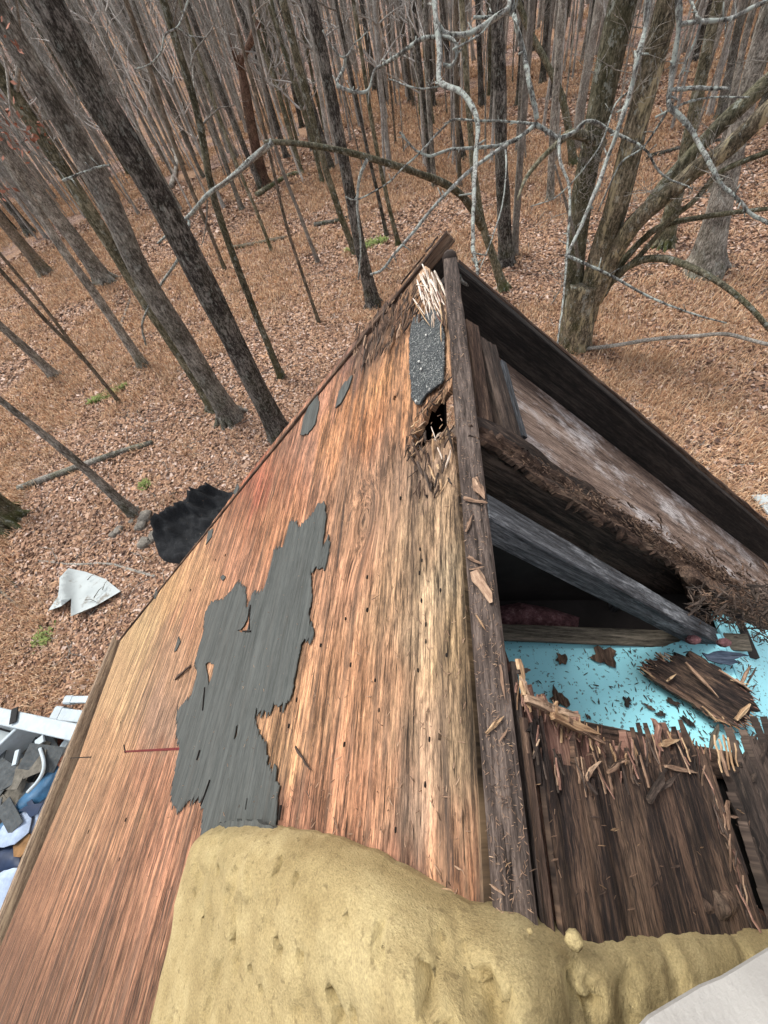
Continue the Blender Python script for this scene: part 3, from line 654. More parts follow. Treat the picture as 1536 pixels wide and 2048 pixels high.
for s_, pts, w0, w1 in [(0, [(1205, 590), (1240, 530), (1290, 475), (1330, 450, .97), (1400, 435, .95), (1470, 425, .93), (1560, 415, .9)], 20, 9),
                    (1, [(1190, 605), (1225, 560), (1270, 525, .97), (1320, 516, .94), (1375, 532, .9), (1430, 560, .87), (1490, 605, .84), (1545, 665, .82)], 20, 11),
                    (2, [(1170, 698, .98), (1235, 690, .96), (1310, 678, .94), (1390, 672, .92), (1450, 668, .9), (1500, 680, .88), (1560, 695, .87)], 10, 9),
                    (3, [(1230, 560), (1290, 500, .97), (1340, 440, .95), (1390, 400, .93), (1440, 345, .92), (1545, 300, .9)], 13, 13),
                    (4, [(1205, 290), (1170, 272, .97), (1140, 268, .95), (1118, 285, .92), (1080, 320, .9), (1050, 360, .88), (1035, 400, .86)], 26, 6),
                    (5, [(1160, 560), (1150, 480, .96), (1130, 400, .93), (1110, 330, .9)], 10, 5)]:
    stem('branch', pts, w0, w1, 'bark_moss' if w0 > 12 else 'twig', seed=20 + s_, seg=8, lump=.12)
g = np.random.default_rng(55); T = Tubes()
for P, r in st:
    for k in range(24):
        i = int(g.integers(6, len(P))); a = g.random() * 6.28
        limb_set(T, P[i], (math.cos(a), math.sin(a) * .6 - .3, g.uniform(-.5, .8)), g.uniform(.4, 1.5), .007, g, 0, 4, kids=4)
T.build('twigs', M['twig'], root, origin=(0, 0, 0))
for k in range(1):
    T = Tubes()
    for q in range(160):      # dried vine and seed heads on the left stem
        i = g.random(); px, py = 1195 + g.normal(0, 14) - i * 20, 270 + i * 120 + g.normal(0, 20); p = px_path(B, [(px, py, .955)])[0] - B
        limb_set(T, p, g.normal(0, 1, 3), .13, .005, g, 1, 3, kids=2)
    T.build('dry_vine', M['bark_pale'], root, origin=(0, 0, 0))

# arching branch of the crooked mossy tree (nearer the roof than its trunk)
B = on_ground(1008, 580); tree22 = [o for o in COL.objects if o.get('label', '').startswith('mossy crooked trunk')][0]; root = tree22; B = np.array(tree22.location)
stem('branch', [(965, 455), (935, 405, .95), (895, 370, .9), (840, 348, .85), (780, 328, .8), (700, 305, .76), (620, 290, .73), (555, 284, .71), (528, 286, .70)], 19, 11, 'bark_moss', seed=31, seg=10, n=40)
stem('branch', [(545, 284, .705), (500, 322, .69), (455, 362, .67), (415, 390, .66), (370, 440, .65), (315, 487, .64)], 15, 5, 'twig_lichen', seed=32, seg=8, n=30)
stem('branch', [(535, 288, .70), (490, 335, .68), (430, 378, .66)], 8, 5, 'twig', seed=33, seg=6)
stem('branch', [(378, 440, .65), (376, 470, .64), (355, 520, .63), (318, 575, .62), (292, 625, .61), (284, 655, .61), (292, 690, .60)], 7, 5, 'twig_lichen', seed=34, seg=6, n=24)
stem('branch', [(735, 318, .77), (718, 360, .76), (715, 420, .75), (722, 500, .74), (716, 560, .73)], 9, 4, 'twig_lichen', seed=35, seg=6, n=20)
stem('branch', [(415, 400, .66), (412, 450, .65), (402, 490, .65), (385, 470, .65)], 4, 2, 'twig', seed=36, seg=5, n=16)

# near lichen-covered branch hanging in over the roof from above
B = on_ground(1008, 580)
def near_branch(label, parts, n=20):
    """parts: (list of (px,py,distance m), w0, w1)"""
    root = empty('hanging_branch', CAM + ray(*parts[0][0][0][:2]) * (parts[0][0][0][2] / np.linalg.norm(ray(*parts[0][0][0][:2]))), label, 'branch', 'lichened branches hanging in from above')
    o0 = np.array(root.location); g = np.random.default_rng(len(parts) * 7)
    for k, (pts, w0, w1) in enumerate(parts):
        P = np.array([CAM + ray(a, b) * (d / np.linalg.norm(ray(a, b))) for a, b, d in pts]) - o0
        m = max(10, len(P) * 6); P = catmull(P, m); P += np.cumsum(g.normal(0, .0012, P.shape), 0) * np.linspace(0, 1, m)[:, None]
        r = np.array([(w0 + (w1 - w0) * i / (m - 1)) / 2 / F * depth(p + o0) for i, p in enumerate(P)])
        T = Tubes(); T.add(P, r * .9, 8, lump=.28, seed=k)
        for q in range(int(m / 5)):       # spur buds
            i = int(g.integers(1, m - 1)); dv = g.normal(0, 1, 3); dv /= np.linalg.norm(dv); T.add([P[i], P[i] + dv * g.uniform(.02, .06)], [r[i] * .5, r[i] * .25], 5)
        T.build('branch' if k == 0 else 'twig', M['twig_lichen'], root, origin=(0, 0, 0))
near_branch('whitest lichen-crusted branch dropping in two lines from the top edge to the roof peak', [
    ([(866, -30, 3.0), (872, 40, 2.9), (880, 110, 2.8), (880, 165, 2.7), (922, 185, 2.6), (950, 225, 2.5), (955, 260, 2.4), (950, 330, 2.2), (945, 420, 1.9), (943, 500, 1.6), (953, 555, 1.35), (944, 590, 1.25), (925, 583, 1.22), (918, 570, 1.2)], 13, 7),
    ([(768, 128, 3.1), (790, 115, 3.0), (815, 98, 2.95), (850, 78, 2.9), (905, 78, 2.85), (918, 110, 2.8), (908, 135, 2.8), (890, 133, 2.8)], 8, 7),
    ([(872, 48, 2.9), (895, 68, 2.9), (935, 68, 2.9), (965, 52, 2.95), (1000, 30, 3.0), (1020, 10, 3.1), (1022, -20, 3.2)], 11, 9),
    ([(880, 172, 2.7), (850, 178, 2.7), (815, 172, 2.7), (780, 162, 2.75)], 4, 3),
    ([(905, 100, 2.8), (960, 70, 2.85), (985, 40, 2.9), (1010, 20, 2.9)], 4, 3)])
near_branch('lichen-crusted branch dropping from the top edge and forking beside the forked tree', [
    ([(1022, -20, 3.4), (1026, 20, 3.4), (1034, 60, 3.3), (1046, 110, 3.3), (1056, 170, 3.2), (1066, 225, 3.2), (1070, 248, 3.2)], 11, 10),
    ([(1070, 248, 3.2), (1095, 262, 3.2), (1118, 275, 3.2), (1150, 262, 3.3), (1170, 242, 3.3), (1190, 243, 3.3), (1225, 262, 3.4), (1290, 295, 3.4), (1330, 350, 3.5), (1390, 375, 3.5)], 10, 3),
    ([(1070, 248, 3.2), (1040, 275, 3.1), (1000, 290, 3.1), (940, 298, 3.0), (900, 300, 3.0), (858, 314, 3.0), (835, 305, 3.0), (812, 283, 3.0), (798, 265, 3.0)], 9, 4),
    ([(1015, 288, 3.1), (975, 315, 3.0), (935, 345, 3.0), (880, 400, 2.9), (830, 460, 2.9), (790, 505, 2.8), (765, 535, 2.8), (742, 545, 2.8)], 9, 5),
    ([(1070, 248, 3.2), (1010, 243, 3.2), (960, 242, 3.1), (908, 240, 3.1), (880, 262, 3.1), (845, 300, 3.0), (800, 345, 3.0), (770, 372, 3.0), (715, 400, 3.0), (690, 395, 3.0)], 5, 3),
    ([(1118, 275, 3.2), (1120, 320, 3.1), (1138, 370, 3.0), (1140, 430, 2.9), (1136, 510, 2.8), (1130, 600, 2.7), (1120, 690, 2.6)], 7, 3),
    ([(946, 35, 3.4), (985, 35, 3.4), (1024, 22, 3.4)], 7, 8),
    ([(1130, 510, 2.8), (1210, 545, 2.8), (1290, 590, 2.9), (1380, 625, 2.9), (1455, 645, 3.0)], 7, 3),
    ([(1010, 290, 3.1), (1012, 330, 3.0), (1005, 400, 2.9), (985, 470, 2.8), (960, 540, 2.7)], 4, 2)])
near_branch('long pale slender branch slanting down in front of the forked tree', [
    ([(1298, -20, 3.2), (1290, 60, 3.2), (1275, 120, 3.1), (1262, 180, 3.1), (1240, 250, 3.0), (1215, 320, 3.0), (1190, 390, 2.9), (1165, 450, 2.9), (1140, 510, 2.8)], 12, 7),
    ([(1262, 180, 3.1), (1230, 210, 3.1), (1195, 300, 3.0), (1120, 390, 3.0), (1060, 420, 2.9)], 4, 2)])
near_branch('dark lichened branch curving across the upper right corner', [
    ([(1356, -20, 3.0), (1358, 50, 3.0), (1350, 110, 3.0), (1342, 160, 3.0), (1338, 210, 3.0), (1365, 240, 3.0), (1390, 275, 3.0), (1420, 330, 2.9), (1445, 370, 2.9), (1480, 400, 2.9), (1500, 425, 2.9), (1550, 450, 2.9)], 12, 7),
    ([(1362, 48, 3.0), (1400, 42, 3.0), (1450, 38, 3.0), (1490, 20, 3.0), (1550, -8, 3.0)], 9, 8),
    ([(1340, 180, 3.0), (1400, 175, 3.0), (1455, 175, 3.0), (1465, 172, 3.0)], 8, 6),
    ([(1345, 205, 3.0), (1290, 290, 3.0), (1240, 330, 3.0), (1200, 420, 3.0)], 5, 3),
    ([(1378, -10, 3.1), (1392, 30, 3.0), (1400, 45, 3.0), (1380, 100, 3.0), (1360, 150, 3.0)], 6, 4),
    ([(1310, 235, 3.0), (1370, 205, 3.0), (1430, 190, 3.0), (1500, 190, 3.0)], 5, 3)])
near_branch('thin white forked twig at the upper left of centre', [
    ([(380, -10, 3.4), (358, 50, 3.4), (330, 70, 3.4), (322, 105, 3.4), (300, 130, 3.4), (270, 140, 3.4)], 4, 3),
    ([(358, 50, 3.4), (370, 65, 3.4), (385, 72, 3.4), (410, 75, 3.4)], 3, 2), ([(645, 60, 3.2), (665, 95, 3.2), (690, 115, 3.2), (715, 85, 3.2), (745, 60, 3.2)], 4, 2),
    ([(690, 115, 3.2), (688, 135, 3.2), (675, 168, 3.1), (705, 183, 3.1), (738, 180, 3.1), (752, 140, 3.1), (775, 128, 3.1)], 7, 6),
    ([(125, 362, 3.3), (155, 350, 3.3), (190, 335, 3.3), (220, 330, 3.3)], 5, 4), ([(0, 220, 3.5), (60, 300, 3.5), (110, 330, 3.5), (150, 390, 3.5)], 3, 2)])

# woods behind: a few tree forms, copied singly
protos = []
for k in range(9):
    g = np.random.default_rng(900 + k); H = g.uniform(14, 19); n = 7
    pth = np.zeros((n, 3)); pth[:, 2] = np.linspace(0, H, n); pth[1:, :2] = np.cumsum(g.normal(0, .18, (n - 1, 2)), 0)
    r0 = [.035, .05, .07, .10, .12, .14, .03, .055, .08][k]
    T, P, r = make_trunk(pth, np.linspace(r0, r0 * .22, n), 400 + k, 7, 16)
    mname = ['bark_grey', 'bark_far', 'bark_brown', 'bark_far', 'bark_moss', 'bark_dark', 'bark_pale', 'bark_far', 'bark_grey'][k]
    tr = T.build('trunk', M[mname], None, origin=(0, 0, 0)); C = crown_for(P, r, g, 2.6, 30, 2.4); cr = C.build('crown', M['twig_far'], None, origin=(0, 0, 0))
    protos.append((tr.data, cr.data)); bpy.data.objects.remove(tr); bpy.data.objects.remove(cr)
placed = []; g = np.random.default_rng(12); cnt = 0
N_ = 60000; D_ = 13 + 70 * g.random(N_) ** .75; A_ = math.radians(90) + (g.random(N_) - .5) * math.radians(150); X_, Y_ = D_ * np.cos(A_), D_ * np.sin(A_); Z_ = ground_z(X_, Y_)
_, PX_, PY_ = inframe(X_, Y_, Z_); dz_ = ((np.stack([X_, Y_, Z_], 1) - CAM) @ R)[:, 2]; U_ = g.random(N_)
LIM = np.where(PX_ < 450, 470 - .10 * PX_, np.where(PX_ < 950, 380, 330))
OK = (dz_ > .5) & (PX_ > -350) & (PX_ < 1750) & (PY_ < LIM) & ((PY_ < LIM - 130) | (U_ < .45))
pl = np.zeros((0, 2))
for i in np.where(OK)[0]:
    if len(pl) and ((pl[:, 0] - X_[i]) ** 2 + (pl[:, 1] - Y_[i]) ** 2).min() < (.8 + D_[i] * .02) ** 2: continue
    pl = np.vstack([pl, [X_[i], Y_[i]]]); placed.append((X_[i], Y_[i], Z_[i], PX_[i], PY_[i], D_[i]))
    if len(placed) >= 1200: break
placed.sort(key=lambda q: q[5])
REG = [('bare grey trunk in the crowd of trees at the upper left', 'bare trees crowding the upper left'), ('bare thin trunk in the woods behind the arching branch and roof peak', 'bare trees at the top centre'), ('bare trunk in the open woods behind the forked tree', 'bare trees at the upper right')]
GRP = [('bare slender tree of the crowded woods at the left, too alike to single out', 'bare trees crowding the woods on the left'),
       ('bare slender tree of the woods behind the arching branch, too alike to single out', 'bare trees in the woods behind the arching branch'),
       ('bare slender tree of the woods behind the forked tree, too alike to single out', 'bare trees in the woods behind the forked tree')]
DSC = ['thin grey bare tree', 'slim pale grey bare tree', 'slim brown bare tree', 'medium pale grey bare tree', 'sturdier greenish mossy bare tree', 'thick dark bare tree', 'thinnest whitish bare tree', 'slim light bare tree', 'medium grey bare tree']
ZON = [' crowding the woods on the left', ' in the woods behind the arching branch', ' in the woods behind the forked tree']
for (x, y, z, px, py, d) in placed[:255]:
    k = int(g.integers(0, 9)); s = g.uniform(.8, 1.25); mid = proj((x, y, z + 3))[0]
    lab = GRP[0] if mid < 430 else GRP[1] if mid < 980 else GRP[2]; lab = (DSC[k] + ZON[0 if mid < 430 else 1 if mid < 980 else 2] + (' in the nearer rows' if d < 24 else ' in the middle rows' if d < 34 else ' in the far rows'), lab[1])
    e = empty('forest_tree', (x, y, z - .05), lab[0], 'tree', lab[1]); e.rotation_euler = (g.normal(0, .03), g.normal(0, .03), g.random() * 6.28); e.scale = (s, s, s * g.uniform(.9, 1.1))
    for nm, me in zip(('trunk', 'crown'), protos[k]): link(bpy.data.objects.new(nm, me), e)
# beyond that the woods read as one mass
T = Tubes(); g = np.random.default_rng(77)
far = [(q[0], q[1], q[2], q[5]) for q in placed[255:]]
while len(far) < 6800:
    d = 34 + 180 * g.random() ** .9; a = math.radians(90) + (g.random() - .5) * math.radians(150); x, y = d * math.cos(a), d * math.sin(a); z = float(ground_z(x, y)); far.append((x, y, z, d))
for x, y, z, d in far:
    H = g.uniform(11, 17); r0 = (.025 + .10 * g.random() ** 1.8) * (1 + d / 130); b = np.array([x, y, z - .1]); tp = b + [g.normal(0, .5), g.normal(0, .5), H]
    T.add([b, (b + tp) / 2 + [g.normal(0, .15), g.normal(0, .15), 0], tp], [r0, r0 * .7, r0 * .2], 4, cap=False)
    for k in range(8 if d < 110 else 4):
        f = g.uniform(.35, .95); p = b + (tp - b) * f; a = g.random() * 6.28; L = g.uniform(.8, 2.4)
        T.add([p, p + [math.cos(a) * L, math.sin(a) * L, L * g.uniform(.5, 1.4)]], [r0 * .28, .012], 3, cap=False)
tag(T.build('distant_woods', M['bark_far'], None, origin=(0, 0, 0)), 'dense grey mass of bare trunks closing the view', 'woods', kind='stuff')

# fallen logs, sticks, moss, rocks
def log(pts, w0, w1, mat, label, name='fallen_log', cat='log', lift=.0, n=18, seg=8, lump=.15):
    P = np.array([on_ground(a, b, lift) for a, b in pts]); d0 = depth(P.mean(0)); m = n; P = catmull(P, m); r = np.linspace(w0, w1, m) / 2 / F * d0
    P[:, 2] = np.maximum(P[:, 2], ground_z(P[:, 0], P[:, 1])) + r * .75; T = Tubes(); T.add(P, r, seg, lump=lump, seed=int(pts[0][0])); o = T.build(name, M[mat], None); return tag(o, label, cat)
log([(45, 980), (110, 955), (180, 930), (240, 908), (308, 888)], 15, 11, 'bark_grey', 'long grey fallen log crossed by the bent grey trunk')
log([(80, 1122), (150, 1130), (215, 1128), (262, 1140), (312, 1154)], 5, 6, 'twig', 'pale fallen stick lying between the white sheet and the black fabric', 'fallen_branch', 'stick')
log([(215, 1175 - 60), (250, 1090), (290, 1065)], 3, 2, 'bark_dark', 'thin dark stick leaning by the stones near the black fabric', 'fallen_branch', 'stick')
log([(465, 500), (520, 490), (575, 478)], 9, 7, 'bark_brown', 'brown fallen log half hidden in orange grass at the middle left')
log([(630, 455), (665, 448), (700, 440)], 10, 8, 'bark_dark', 'short dark log lying behind the curved mossy trunk')
log([(515, 395), (545, 375), (585, 352), (610, 350)], 10, 7, 'bark_moss', 'mossy fallen log beside the foot of the dead snag')
log([(205, 780), (245, 750), (290, 705)], 3, 3, 'bark_dark', 'thin dark stick near the strip of bright moss', 'fallen_branch', 'stick')
log([(240, 670), (255, 620), (262, 600)], 6, 4, 'bark_pale', 'short pale stick standing out near the mossy trunks', 'fallen_branch', 'stick')
log([(345, 378), (356, 330), (345, 300)], 9, 6, 'bark_pale', 'pale crooked dead limb behind the darkest trunk', 'fallen_branch', 'stick')
log([(1380, 945), (1450, 935), (1536, 925)], 4, 3, 'twig', 'pale twiggy stick on the grass beyond the right rake', 'fallen_branch', 'stick')
log([(1330, 905), (1400, 880), (1480, 850)], 3, 2, 'twig', 'thin stick above the pale one beyond the right rake', 'fallen_branch', 'stick')
log([(1290, 320), (1380, 295), (1480, 280)], 9, 6, 'bark_dark', 'dark fallen limb behind the stout ridged trunk')
log([(0, 1150), (20, 1160), (45, 1185)], 6, 4, 'bark_dark', 'short dark stick at the left margin above the white rail', 'fallen_branch', 'stick')
log([(0, 1180), (30, 1205), (52, 1222)], 6, 5, 'bark_dark', 'lowest dark forked stick at the left margin', 'fallen_branch', 'stick')
g = np.random.default_rng(5); T = Tubes()
for k in range(900):
    d = 5 + 26 * g.random(); a = math.radians(90 + (g.random() - .5) * 170); x, y = d * math.cos(a), d * math.sin(a); L = g.uniform(.2, 1.1); b = g.random() * 6.28
    P = np.array([[x, y, 0], [x + math.cos(b) * L * .5, y + math.sin(b) * L * .5, 0], [x + math.cos(b + .3) * L, y + math.sin(b + .3) * L, 0]]); P[:, 2] = ground_z(P[:, 0], P[:, 1]) + [.02, .06, .03]
    T.add(P, [.009, .007, .003], 4, cap=False)
tag(T.build('ground_twigs', M['twig'], None, origin=(0, 0, 0)), 'small twigs scattered over the leaf litter', 'twigs', kind='stuff')
tm = NT('bright_moss', .95); tm.color(tm.ramp(tm.noise(tm.obj(), 30, 4), [(.3, (.10, .13, .04)), (.6, (.27, .33, .11)), (.8, (.46, .52, .26))])); M['moss'] = tm.m
def moss(px0, px1, wid, label, seed):
    a, b = on_ground(*px0), on_ground(*px1); g = np.random.default_rng(seed); n = 900 if seed < 3 else 110; f = g.random(n)[:, None]
    P = a * (1 - f) + b * f; nn = np.array([-(b - a)[1], (b - a)[0], 0]); nn /= np.linalg.norm(nn); P = P + nn * (g.normal(0, wid, (n, 1)) * (1 - (2 * f - 1) ** 2 * .6)); P[:, 2] = ground_z(P[:, 0], P[:, 1]) + .02
    an = g.random(n) * 6.28; L = .05 + .06 * g.random(n); w = .02; dx = np.stack([np.cos(an) * L, np.sin(an) * L, L * .7], 1); dw = np.stack([-np.sin(an) * w, np.cos(an) * w, 0 * an], 1)
    V = np.stack([P - dw, P + dw, P + dx + dw * .4, P + dx - dw * .4], 1).reshape(-1, 3); tag(mesh_np('moss_patch', V, np.arange(4 * n).reshape(-1, 4), M['moss']), label, 'moss', kind='stuff')
moss((690, 505), (775, 480), .16, 'bright green moss at the foot of the curved mossy trunk', 1)
moss((180, 808), (255, 772), .10, 'bright green strip of moss by the longest thin sapling', 2)
moss((75, 1275), (105, 1280), .12, 'dull green tuft low on the leaf litter above the white rail', 3)
moss((285, 968), (300, 975), .05, 'small yellow-green tuft left of the black fabric', 4)
M['rock'] = plain('pale_rock', (.22, .20, .17), .9, .4, 14, .6, .02)
def rock(px, py, s, label, seed, mat='rock', name='rock', cat='rock'):
    p = on_ground(px, py); g = np.random.default_rng(seed); n1, n2 = 8, 12; V = []
    for i in range(n1 + 1):
        for j in range(n2):
            th = math.pi * i / n1; ph = 2 * math.pi * j / n2; d = np.array([math.sin(th) * math.cos(ph), math.sin(th) * math.sin(ph), math.cos(th) * .6]); d = np.sign(d) * np.abs(d) ** .8
            V.append(d * s * (.8 + .5 * float(vnoise(d[0] * 1.8 + 5, d[1] * 1.8 + 5, d[2] * 1.8 + 5, seed))))
    V = np.array(V) + p + [0, 0, s * .3]; i, j = np.meshgrid(np.arange(n1), np.arange(n2), indexing='ij'); j2 = (j + 1) % n2
    tag(mesh_np(name, V, np.stack([i * n2 + j, (i + 1) * n2 + j, (i + 1) * n2 + j2, i * n2 + j2], -1).reshape(-1, 4), M[mat]), label, cat)
for k, (a, b, s, l) in enumerate([(294, 1036, .16, 'pale flat stone left of the black fabric'), (285, 1052, .13, 'mossy stone touching the pale flat stone'), (240, 1063, .11, 'small stone nearest the bent grey trunk foot'), (312, 1075, .14, 'whitish stone at the corner of the black fabric'), (265, 1044, .07, 'smallest pale stone beside the bent grey trunk'), (292, 1088, .14, 'greenish stone under the black fabric corner'), (228, 1070, .08, 'brownish stone furthest left of the stone group')]): rock(a, b, s, l, k)
# leaves still hanging on twigs at the upper left
g = np.random.default_rng(8); root = empty('beech_twig', CAM + ray(30, 240) / np.linalg.norm(ray(30, 240)) * 5, 'twig with clusters of dry red-brown leaves at the upper left margin', 'twig'); o0 = np.array(root.location)
V = []; 
for (a, b, s) in [(8, 65, 14), (25, 235, 18), (30, 265, 20), (78, 265, 10), (15, 290, 12), (10, 385, 10)]:
    c = CAM + ray(a, b) / np.linalg.norm(ray(a, b)) * 5 - o0
    for k in range(int(s)):
        p = c + g.normal(0, s * .0042, 3); u = g.normal(0, 1, 3); u /= np.linalg.norm(u); w = np.cross(u, g.normal(0, 1, 3)); w /= np.linalg.norm(w); L = g.uniform(.018, .036)
        V += [p - u * L, p - w * L * .4, p + u * L, p + w * L * .4]
V = np.array(V); M['redleaf'] = plain('dry_red_leaf', (.30, .13, .085), .8, .4, 30)
for k in range(0, len(V) // 4): mesh_np('leaf', V[4 * k:4 * k + 4], np.array([[0, 1, 2, 3]]), M['redleaf'], root, origin=(0, 0, 0))
T = Tubes(); P = [CAM + ray(a, b) / np.linalg.norm(ray(a, b)) * 5 - o0 for a, b in [(-30, 30), (10, 120), (25, 235), (60, 300), (130, 350)]]; T.add(catmull(P, 20), np.linspace(.012, .004, 20), 5); T.build('stem', M['twig'], root, origin=(0, 0, 0))

# ------------------------------------------------------------------ the house and its opened roof
house = empty('house', (0, 0, 0), 'house with a stripped steep gable roof, its right slope torn open to the attic', 'house')
def pip(px, py, fn=L2): return fn(px, py)
def Lp(pts): return [L2(*p) for p in pts]
def Rp(pts, off=0.0): return [R2(p[0], p[1], off) for p in pts]
def ident(P): return P
# left slope sheet, torn at the peak and holed beside the ridge
rake = [(838, 524), (800, 568), (740, 643), (650, 757), (560, 868), (480, 970), (400, 1078), (310, 1195), (240, 1283)]
eave = [(222, 1335), (184, 1440), (158, 1517), (40, 1800), (14, 1862)]
torn = [(905, 868), (890, 862), (872, 880), (850, 888), (838, 900), (826, 900), (829, 884), (836, 862), (846, 838), (856, 820), (870, 806), (884, 794), (897, 780), (903, 765), (901, 720), (899, 660), (896, 622), (888, 592), (872, 560), (858, 536)]
out = [(.004, -7.0), (.006, -.6)] + Lp([(953, 1500), (938, 1300), (924, 1100), (913, 950)])
tn = jag(Lp(torn), .008, .006, .012, 3, skip=(len(torn) - 1,))
rk = Lp(rake); rj = []
for k in range(len(rk) - 1):
    m = 24; g_ = np.random.default_rng(k)
    for q in range(m):
        a = np.array(rk[k]); b = np.array(rk[k + 1]); f = q / m; nz = (g_.random() - .5) * (.010 if k < 3 else .004)
        rj.append(a + (b - a) * f + np.array([0, nz]))
out = out + [tuple(p) for p in tn] + [tuple(p) for p in rj] + [rk[-1]] + Lp(eave) + [(L2(14, 1862)[0] + .03, -7.0)]
holes = [jag(Lp([(788, 792), (794, 790), (791, 802), (786, 800)]), .004, .001, .002, 5), jag(Lp([(877, 1466), (884, 1470), (882, 1484), (877, 1480)]), .004, .001, .002, 6), jag(Lp([(402, 1350), (408, 1348), (410, 1372), (403, 1368)]), .006, .002, .004, 7)]
rotc = np.array(Lp([(770, 640), (800, 670), (860, 570), (840, 900), (880, 930)]))
def dispL(u, v, e):
    h = (fbm(u * 55, v * 3, seed=8) - .5) * .004 + (fbm(u * 6, v * 3, seed=9) - .5) * .004
    rot = np.zeros_like(u)
    for c, r in zip(rotc, (.09, .08, .07, .05, .05)): rot = np.maximum(rot, np.exp(-((u - c[0]) ** 2 + (v - c[1]) ** 2) / r ** 2))
    return h + rot * (fbm(u * 70, v * 9, seed=10) - .62) * .034
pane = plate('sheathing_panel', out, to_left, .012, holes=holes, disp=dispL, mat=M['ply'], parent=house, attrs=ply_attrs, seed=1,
      regions=[(0, -.35, 1.3, 1.4, .016), (1.3, -1.4, 6, 1.4, .06), (0, -1.4, 1.3, -.35, .05), (0, -7, 6, -1.4, .35)])
# torn layer of weathered grey veneer left on the sheet, and its scraps
grey = [(583, 1040), (600, 1052), (622, 1035), (638, 1012), (652, 1003), (655, 1040), (650, 1085), (655, 1110), (640, 1140), (625, 1145), (628, 1200), (620, 1230), (632, 1265), (625, 1285), (607, 1290), (600, 1320), (590, 1380), (575, 1415), (552, 1410), (545, 1425), (515, 1422), (512, 1445), (530, 1475), (545, 1530), (562, 1570), (558, 1610), (556, 1665), (480, 1680), (405, 1680), (412, 1612), (398, 1600), (380, 1602), (362, 1625), (345, 1602), (350, 1560), (362, 1500), (357, 1470), (357, 1420), (385, 1395), (398, 1345), (392, 1325), (410, 1260), (412, 1225), (425, 1205), (450, 1200), (480, 1163), (492, 1178), (497, 1218), (507, 1190), (530, 1180), (545, 1130), (550, 1100), (570, 1092)]
hg = [jag(Lp([(487, 1258), (498, 1240), (502, 1205), (504, 1240), (496, 1266), (478, 1262)]), .01, .002, .004, 9), jag(Lp([(414, 1330), (420, 1325), (432, 1330), (428, 1352), (420, 1372), (418, 1350)]), .01, .002, .003, 10),
      jag(Lp([(471, 1478), (476, 1452), (480, 1450), (478, 1470), (473, 1482)]), .01, .001, .003, 11), jag(Lp([(494, 1618), (498, 1594), (500, 1600), (496, 1624)]), .01, .001, .003, 12)]
plate('grey_veneer', jag(Lp(grey), .005, .006, .014, 21), lambda u, v, h: to_left(u, v, h + .0035), .002, spacing=.02, holes=hg, disp=lambda u, v, e: (fbm(u * 55, v * 3, seed=8) - .5) * .002 + (fbm(u * 6, v * 3, seed=9) - .5) * .004 + .002 * np.exp(-e / .006), mat=M['felt'], parent=pane, seed=2)
for k, pl in enumerate([[(602, 872), (610, 835), (622, 806), (636, 785), (640, 812), (632, 850), (618, 868)], [(672, 820), (680, 785), (692, 765), (706, 754), (700, 775), (688, 800)], [(413, 1090), (418, 1062), (427, 1058), (425, 1074)], [(443, 1155), (448, 1150), (452, 1156), (446, 1162)], [(350, 1305), (358, 1275), (362, 1285), (355, 1300)], [(640, 1140), (650, 1095), (660, 1070), (662, 1095), (652, 1140)], [(468, 985), (476, 968), (480, 975), (472, 992)], [(308, 1192), (313, 1180), (317, 1186), (311, 1198)]]):
    plate('grey_veneer', jag(Lp(pl), .008, .004, .008, 30 + k), lambda u, v, h: to_left(u, v, h + .005), .003, spacing=.03, mat=M['felt'], parent=pane, seed=k)
# mineral-felt shingle scrap by the ridge
t = NT('granule_shingle', .95); o_ = t.attr('guv'); s_ = t.voro(o_, 420, out='Color'); base = t.ramp(t.sep(s_, 0), [(0, (.02, .024, .026)), (.55, (.055, .062, .064)), (.8, (.11, .12, .12)), (.95, (.2, .21, .2)), (1, (.42, .42, .4))])
base = t.mix(t.math('MULTIPLY', t.ramp(t.noise(o_, 30, 4), [(.45, 0), (.65, 1)]), .4), base, (.04, .045, .05)); t.color(base); t.bump(t.sep(s_, 1), .9, .0015); M['granule'] = t.m
sh = [(832, 640), (842, 632), (856, 634), (870, 624), (883, 628), (890, 648), (894, 676), (894, 720), (893, 768), (880, 778), (866, 788), (856, 798), (846, 812), (838, 814), (830, 800), (828, 775), (825, 752), (824, 715), (824, 680), (827, 660)]
scrap = plate('shingle_scrap', jag(Lp(sh), .006, .003, .004, 44), lambda u, v, h: to_left(u, v, h + .010), .004, spacing=.015, disp=lambda u, v, e: (fbm(u * 25, v * 25, seed=4) - .5) * .006, mat=M['granule'], parent=None, seed=3)
tag(scrap, 'dark granule-faced shingle scrap lying beside the ridge near the peak', 'shingle')
M['pebble'] = plain('white_pebble', (.6, .6, .56), .7, .2, 40)
for k, (a, b) in enumerate([(838, 723), (842, 738), (832, 802), (852, 670)]):
    p = on_left(a, b, .018); T = Tubes(); T.add([p - [0, .004, 0], p, p + [0, .004, 0]], [.001, .003, .001], 6); T.build('granule', M['pebble'], None).parent = None
    tag(COL.objects[-1], 'small pale pebble stuck on the dark shingle scrap', 'pebble', 'pale pebbles on the shingle scrap')

